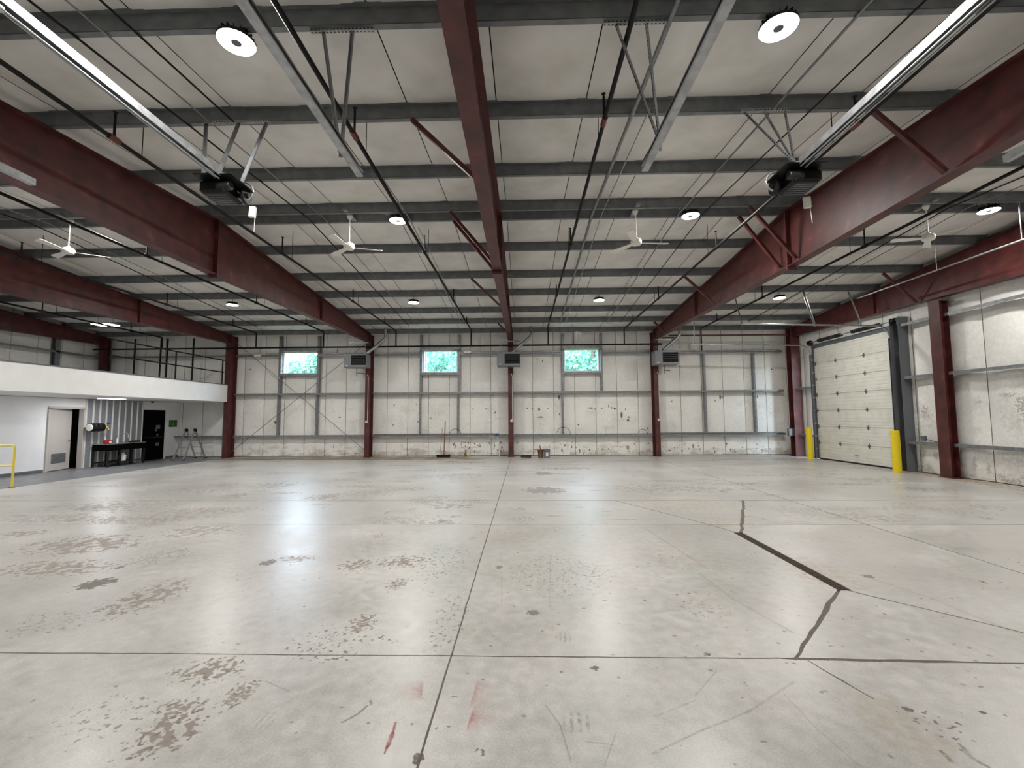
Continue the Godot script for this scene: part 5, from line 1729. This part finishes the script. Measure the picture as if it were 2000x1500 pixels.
# ------------------------------------------------------------------ where the worn spots lie: x, z (or x, y on the wall), half sizes, kind, strength
const FLOOR_MARKS := [
	[-5.43,-5.24,0.63,0.27,0,0.8], [-6.02,-6.22,0.73,0.47,0,0.8], [-4.46,-4.75,0.17,0.19,1,1], [-3.62,-4.4,0.23,0.41,0,0.9], [-2.14,-3.16,0.2,0.15,0,1], [-2.04,-2.75,0.12,0.1,0,1], [-1.94,-2.55,0.15,0.16,0,1.05], [-1.96,-2.42,0.14,0.11,3,1],
	[-1.78,-2.9,0.08,0.15,0,0.9], [-1.53,-3.52,0.3,0.3,3,1], [-1.53,-3.35,0.14,0.07,3,0.9], [-1.47,-2.66,0.08,0.09,5,0.7], [-8.2,-7.7,0.79,0.29,0,0.45], [-7.91,-8.93,1.08,0.6,0,0.5], [-6.83,-7.7,0.93,0.29,0,0.55], [-6.11,-8.19,0.75,0.55,0,0.5],
	[-6.11,-7.52,0.19,0.47,0,0.6], [-4.96,-6.96,0.47,0.4,0,0.6], [-7.52,-6.78,0.32,0.23,0,0.8], [-6.41,-10.1,0.27,0.35,0,0.8], [-6.43,-11.6,0.65,0.56,0,0.5], [-4.36,-9.88,0.36,0.4,0,0.6], [-3.04,-5.44,0.1,0.13,1,0.8], [-2.77,-5.6,0.21,0.13,0,0.6],
	[-4.67,-5.25,0.05,0.07,1,0.8], [-4.55,-5.71,0.41,0.44,3,0.7], [-3.99,-3.83,0.38,0.3,3,0.35], [-2.42,-2.68,0.28,0.28,3,0.6], [-2.76,-2.51,0.04,0.04,4,1], [-1.36,-3.86,0.1,0.18,0,1], [-1.17,-3.6,0.21,0.1,3,1.2], [-1.95,-5.37,0.18,0.2,0,1],
	[-1.45,-5.49,0.26,0.21,0,1], [-1.31,-4.77,0.1,0.16,0,1], [-1.39,-3.35,0.18,0.13,3,1.1], [0.45,-10.71,0.55,0.53,1,0.6], [0.6,-13.88,0.34,0.45,1,0.6], [-2.28,-13.22,0.93,0.55,0,0.5], [-1.94,-9.49,0.41,0.49,0,0.5], [-1.33,-7.56,0.14,0.16,0,0.8],
	[-2.12,-6.65,0.11,0.14,0,0.7], [-0,-7.68,0.27,0.28,3,1], [-0.73,-2.95,0.12,0.11,2,-0.5], [-0.26,-2.7,0.08,0.12,2,0.8], [-0.28,-2.93,0.06,0.15,2,0.6], [0.29,-2.67,0.1,0.1,5,1], [0.3,-3.65,0.08,0.09,5,0.8], [-1.52,-3.65,0.08,0.07,5,0.5],
	[0.07,-4.09,0.07,0.06,1,0.9], [-0.75,-6.52,0.08,0.18,4,0.7], [-0.54,-2.39,0.03,0.05,1,1.2], [-0.29,-5.29,0.05,0.06,1,0.8], [-0.42,-3.77,0.03,0.05,4,1.2], [0.19,-3.8,0.05,0.07,4,0.8], [0.47,-3.22,0.03,0.03,1,1], [0.39,-5.08,0.68,0.79,3,0.35],
	[-1,-5.53,0.36,0.83,3,0.7], [-0.64,-3.97,0.18,0.7,3,0.6], [-0.22,-2.41,0.06,0.07,3,1], [2.21,-2.79,0.11,0.06,3,1.3], [2.28,-2.66,0.15,0.13,3,1.3], [2.21,-2.81,0.03,0.03,1,1.3], [2.61,-2.79,0.02,0.02,1,1.3], [3.63,-5.02,0.07,0.06,1,0.8],
	[3.18,-5.2,0.3,0.69,4,0.8], [1.96,-5.56,0.16,0.33,4,0.5], [3.17,-7.5,0.45,0.45,4,0.7], [3.18,-8.95,1.05,0.85,4,0.6], [4.66,-4.87,0.02,0.05,1,1.3], [2.04,-2.81,0.19,0.2,4,0.7], [2.05,-2.52,0.18,0.16,4,0.7], [1.3,-3.41,0.03,0.03,1,1.2],
	[1.76,-3.81,0.05,0.05,3,1], [1.58,-4.21,0.27,0.26,3,0.4], [8.08,-11.61,0.57,0.28,0,0.6], [3.5,-10.87,1.38,0.56,0,0.5], [7.57,-8.68,0.67,0.59,4,0.5]]
const FLOOR_SCRATCHES := [
	[0,0.012,0.8,-1.03,-2.65,-0.97,-2.72,-0.94,-2.8], [0,0.012,0.8,-0.94,-2.85,-0.92,-2.81], [0,0.012,0.35,0.64,-2.44,0.96,-2.62,1.11,-2.69,1.3,-2.79], [0,0.015,0.25,1.72,-3.08,1.26,-2.76], [0,0.008,0.45,0.12,-2.81,0.19,-2.64,0.22,-2.38], [0,0.006,0.4,0.31,-2.52,0.45,-2.5], [0,0.006,0.35,0.38,-2.35,0.48,-2.58], [0,0.008,0.3,1.58,-2.95,1.58,-2.63,1.62,-2.37],
	[0,0.01,0.3,1.03,-2.92,1.27,-3.19], [0,0.01,0.3,0.74,-2.73,1.02,-2.88], [0,0.02,0.6,2.24,-2.53,2.21,-2.44,2.23,-2.38], [0,0.02,0.8,2.1,-2.48,2.09,-2.41], [0,0.03,0.2,1.89,-5.1,1.94,-4.41,2.1,-3.75], [0,0.03,0.2,1.85,-7.06,2.04,-5.24], [0,0.02,0.2,5.59,-16.75,4.06,-20.53], [0,0.01,0.35,-1.69,-3.04,-1.48,-2.93],
	[0,0.01,0.2,-0.28,-5.69,-0.21,-4.2], [0,0.01,0.2,0.32,-5.78,0.22,-4.21], [0,0.02,0.35,6.77,-9.34,7.52,-8.09,7.69,-7.32], [0,0.05,0.12,3.61,-4.98,3.77,-4.43,3.82,-3.7], [0,0.03,0.4,-4.7,-5.27,-4.49,-5.94], [2,0.012,0.75,-0.73,-2.65,-0.72,-2.54], [2,0.018,0.8,-0.72,-2.57,-0.72,-2.46], [2,0.01,0.75,-0.72,-2.5,-0.72,-2.42]]
const WALL_MARKS := [
	[0.7,2.04,0.08,0.08,1,1], [1.59,2.57,0.06,0.16,1,1], [1.61,1.81,0.04,0.09,1,1], [2.43,1.35,0.06,0.05,1,1], [4.35,1.76,0.07,0.21,1,1], [4.53,2.02,0.04,0.07,1,1], [4.05,2.05,0.08,0.07,1,1], [3.92,2.09,0.04,0.06,1,1],
	[3.79,2.16,0.03,0.09,1,1], [3.49,2.06,0.04,0.04,1,1], [3,2.08,0.18,0.04,1,1], [3.19,2.03,0.04,0.05,1,1], [8.71,2.52,0.07,0.16,1,1], [8.81,2.52,0.04,0.08,1,1], [8.48,2.36,0.06,0.03,1,1], [10.33,2.54,0.04,0.1,1,1],
	[6.51,2.58,0.06,0.03,1,1], [6.57,2.36,0.04,0.04,1,1], [0.76,1.69,0.21,0.04,1,1], [5.49,1.17,0.04,0.08,1,1], [4.62,1.53,0.09,0.08,1,1], [4.66,1.66,0.06,0.05,1,1], [0.17,2.09,0.06,0.04,1,1], [0.4,2.07,0.04,0.04,1,1],
	[1.09,2.08,0.06,0.04,1,1], [8.91,0.47,0.04,0.06,1,1], [8.34,0.29,0.05,0.05,1,1], [8.38,0.12,0.04,0.1,1,1], [6.97,0.17,0.05,0.08,1,1], [7.44,0.38,0.04,0.14,1,1], [9.07,0.21,0.03,0.1,1,1], [9.59,0.31,0.03,0.06,1,1],
	[11.41,0.14,0.04,0.04,1,1], [6.43,0.19,0.06,0.04,1,1], [1.69,0.21,0.05,0.09,1,1], [2.47,0.18,0.04,0.13,1,1], [2.9,0.24,0.04,0.06,1,1], [2.12,0.37,0.03,0.1,1,1], [1.82,0.44,0.05,0.06,1,1], [3.74,0.27,0.04,0.05,1,1],
	[4.89,0.49,0.04,0.04,1,1], [2.62,0.08,0.06,0.04,1,1], [0.65,4.28,0.03,0.1,1,1], [0.88,4.21,0.03,0.08,1,1], [11,3.74,0.05,0.05,1,1], [4.59,0.33,0.1,0.14,6,1], [4.27,0.35,0.04,0.04,6,1], [-5.81,2.26,0.04,0.08,1,1],
	[-4.79,2.3,0.04,0.04,1,1], [-4.63,2.3,0.04,0.04,1,1], [-4.72,1.52,0.04,0.05,1,1], [-5.85,1.38,0.04,0.04,1,1], [-1.26,1.91,0.05,0.05,1,1], [-1.36,2.66,0.04,0.04,1,1], [-4.15,1.66,0.04,0.05,1,1], [-8.27,1.74,0.1,0.04,1,1],
	[-11.17,1.53,0.14,0.09,1,1], [-12.45,3.94,0.04,0.04,1,1], [-2.26,2.07,0.06,0.03,1,1], [-1.66,2.08,0.06,0.03,1,1], [-7.54,0.42,0.03,0.05,1,1], [-7.49,0.12,0.08,0.04,1,1], [-8.51,0.43,0.03,0.09,1,1], [-4.66,1.85,0.07,0.1,6,1],
	[-2.61,0.58,0.03,0.05,1,1], [-3.02,0.44,0.04,0.09,1,1], [-1.31,0.51,0.03,0.05,1,1], [-2.76,0.57,0.03,0.1,1,1], [-1.16,0.25,0.04,0.05,1,1], [-2.43,0.33,0.04,0.09,1,1], [-1.03,0.58,0.04,0.08,1,1], [-1.95,0.54,0.03,0.04,1,1],
	[-0.9,0.22,0.03,0.06,1,1], [-0.97,0.35,0.04,0.09,1,1], [-1.94,0.43,0.04,0.07,1,1], [-2.79,0.48,0.04,0.04,1,1], [-3.07,0.34,0.03,0.07,1,1], [-2.03,0.46,0.04,0.05,1,1], [-2.18,0.53,0.04,0.05,1,1], [-2.31,0.28,0.03,0.07,1,1],
	[-0.98,0.57,0.02,0.05,1,1], [-1.32,0.33,0.03,0.06,1,1], [-2.75,0.41,0.02,0.08,1,1], [-1,0.18,0.04,0.1,1,1], [-3.14,0.49,0.04,0.09,1,1], [-2.18,0.19,0.04,0.09,1,1], [-2.47,0.53,0.03,0.05,1,1], [-2.25,0.18,0.03,0.04,1,1],
	[-3.08,0.55,0.04,0.06,1,1], [-2.47,0.58,0.04,0.06,1,1], [-2.68,0.6,0.02,0.05,1,1], [-1.53,0.55,0.02,0.07,1,1], [-2.57,0.17,0.03,0.07,1,1], [-1.29,0.43,0.04,0.07,1,1], [-2.59,0.43,0.02,0.06,1,1], [-2.58,0.22,0.04,0.07,1,1],
	[-3.11,0.51,0.03,0.05,1,1], [-2.62,0.22,0.03,0.04,1,1], [10.8,0.25,0.04,0.04,1,0.7], [10.47,0.21,0.03,0.05,1,0.7], [5.53,0.51,0.03,0.06,1,0.7], [10.45,0.08,0.03,0.05,1,0.7], [9.24,0.22,0.03,0.05,1,0.7], [7.48,0.21,0.03,0.06,1,0.7],
	[11.15,0.49,0.04,0.06,1,0.7], [7.66,0.52,0.04,0.03,1,0.7], [11.28,0.2,0.02,0.04,1,0.7], [7.25,0.27,0.03,0.06,1,0.7], [2.14,0.57,0.04,0.03,1,0.7], [10.18,0.47,0.03,0.06,1,0.7], [10.19,0.26,0.03,0.04,1,0.7], [7.69,0.38,0.04,0.06,1,0.7],
	[5.25,0.3,0.02,0.03,1,0.7], [6.75,0.31,0.03,0.05,1,0.7], [1.15,0.39,0.03,0.05,1,0.7], [-0.44,0.17,0.03,0.03,1,0.7], [6.13,0.36,0.03,0.04,1,0.7], [2.32,0.33,0.04,0.03,1,0.7], [0.85,0.27,0.03,0.05,1,0.7], [4.78,0.14,0.03,0.03,1,0.7],
	[10.24,0.43,0.03,0.06,1,0.7], [4.64,0.17,0.03,0.06,1,0.7], [1.62,0.5,0.03,0.04,1,0.7], [6.1,0.11,0.03,0.03,1,0.7], [3.29,0.3,0.03,0.05,1,0.7], [5.41,0.52,0.03,0.06,1,0.7], [3.84,0.19,0.04,0.05,1,0.7], [7.75,0.25,0.03,0.06,1,0.7],
	[5.19,0.11,0.03,0.06,1,0.7], [9.09,0.24,0.03,0.03,1,0.7], [8.9,0.36,0.03,0.03,1,0.7], [0.46,0.5,0.03,0.04,1,0.7], [10.49,0.35,0.03,0.04,1,0.7], [7.08,0.5,0.03,0.06,1,0.7], [1.66,0.25,0.03,0.04,1,0.7], [-0.28,0.57,0.04,0.06,1,0.7],
	[9.26,0.14,0.04,0.04,1,0.7], [6.62,0.31,0.03,0.06,1,0.7], [8.76,0.07,0.02,0.05,1,0.7], [7.73,0.18,0.03,0.06,1,0.7], [3.17,0.11,0.03,0.05,1,0.7], [10.42,0.19,0.03,0.04,1,0.7], [3.47,0.26,0.04,0.06,1,0.7], [-2.18,4.22,0.06,0.1,7,0.8],
	[-2.16,4.3,0.04,0.13,7,0.8], [-1.73,4.18,0.04,0.18,7,0.8], [-1.84,4.27,0.03,0.18,7,0.8], [-1.28,4.11,0.05,0.1,7,0.8], [-2.66,4.26,0.04,0.17,7,0.8], [-1.42,4.14,0.03,0.09,7,0.8], [-2.33,4.11,0.04,0.16,7,0.8], [-1.75,4.19,0.06,0.09,7,0.8],
	[-1.99,4.27,0.03,0.07,7,0.8], [-2.31,4.28,0.03,0.18,7,0.8], [-2.35,4.13,0.05,0.15,7,0.8], [-1.79,4.11,0.06,0.15,7,0.8], [-1.93,4.16,0.05,0.13,7,0.8], [-3.76,3.54,0.07,0.11,7,0.6], [-4.26,3.54,0.07,0.09,7,0.6], [-3.89,3.4,0.07,0.09,7,0.6],
	[-3.89,3.47,0.03,0.14,7,0.6], [-4.31,3.33,0.04,0.08,7,0.6], [-3.37,3.35,0.04,0.11,7,0.6]]
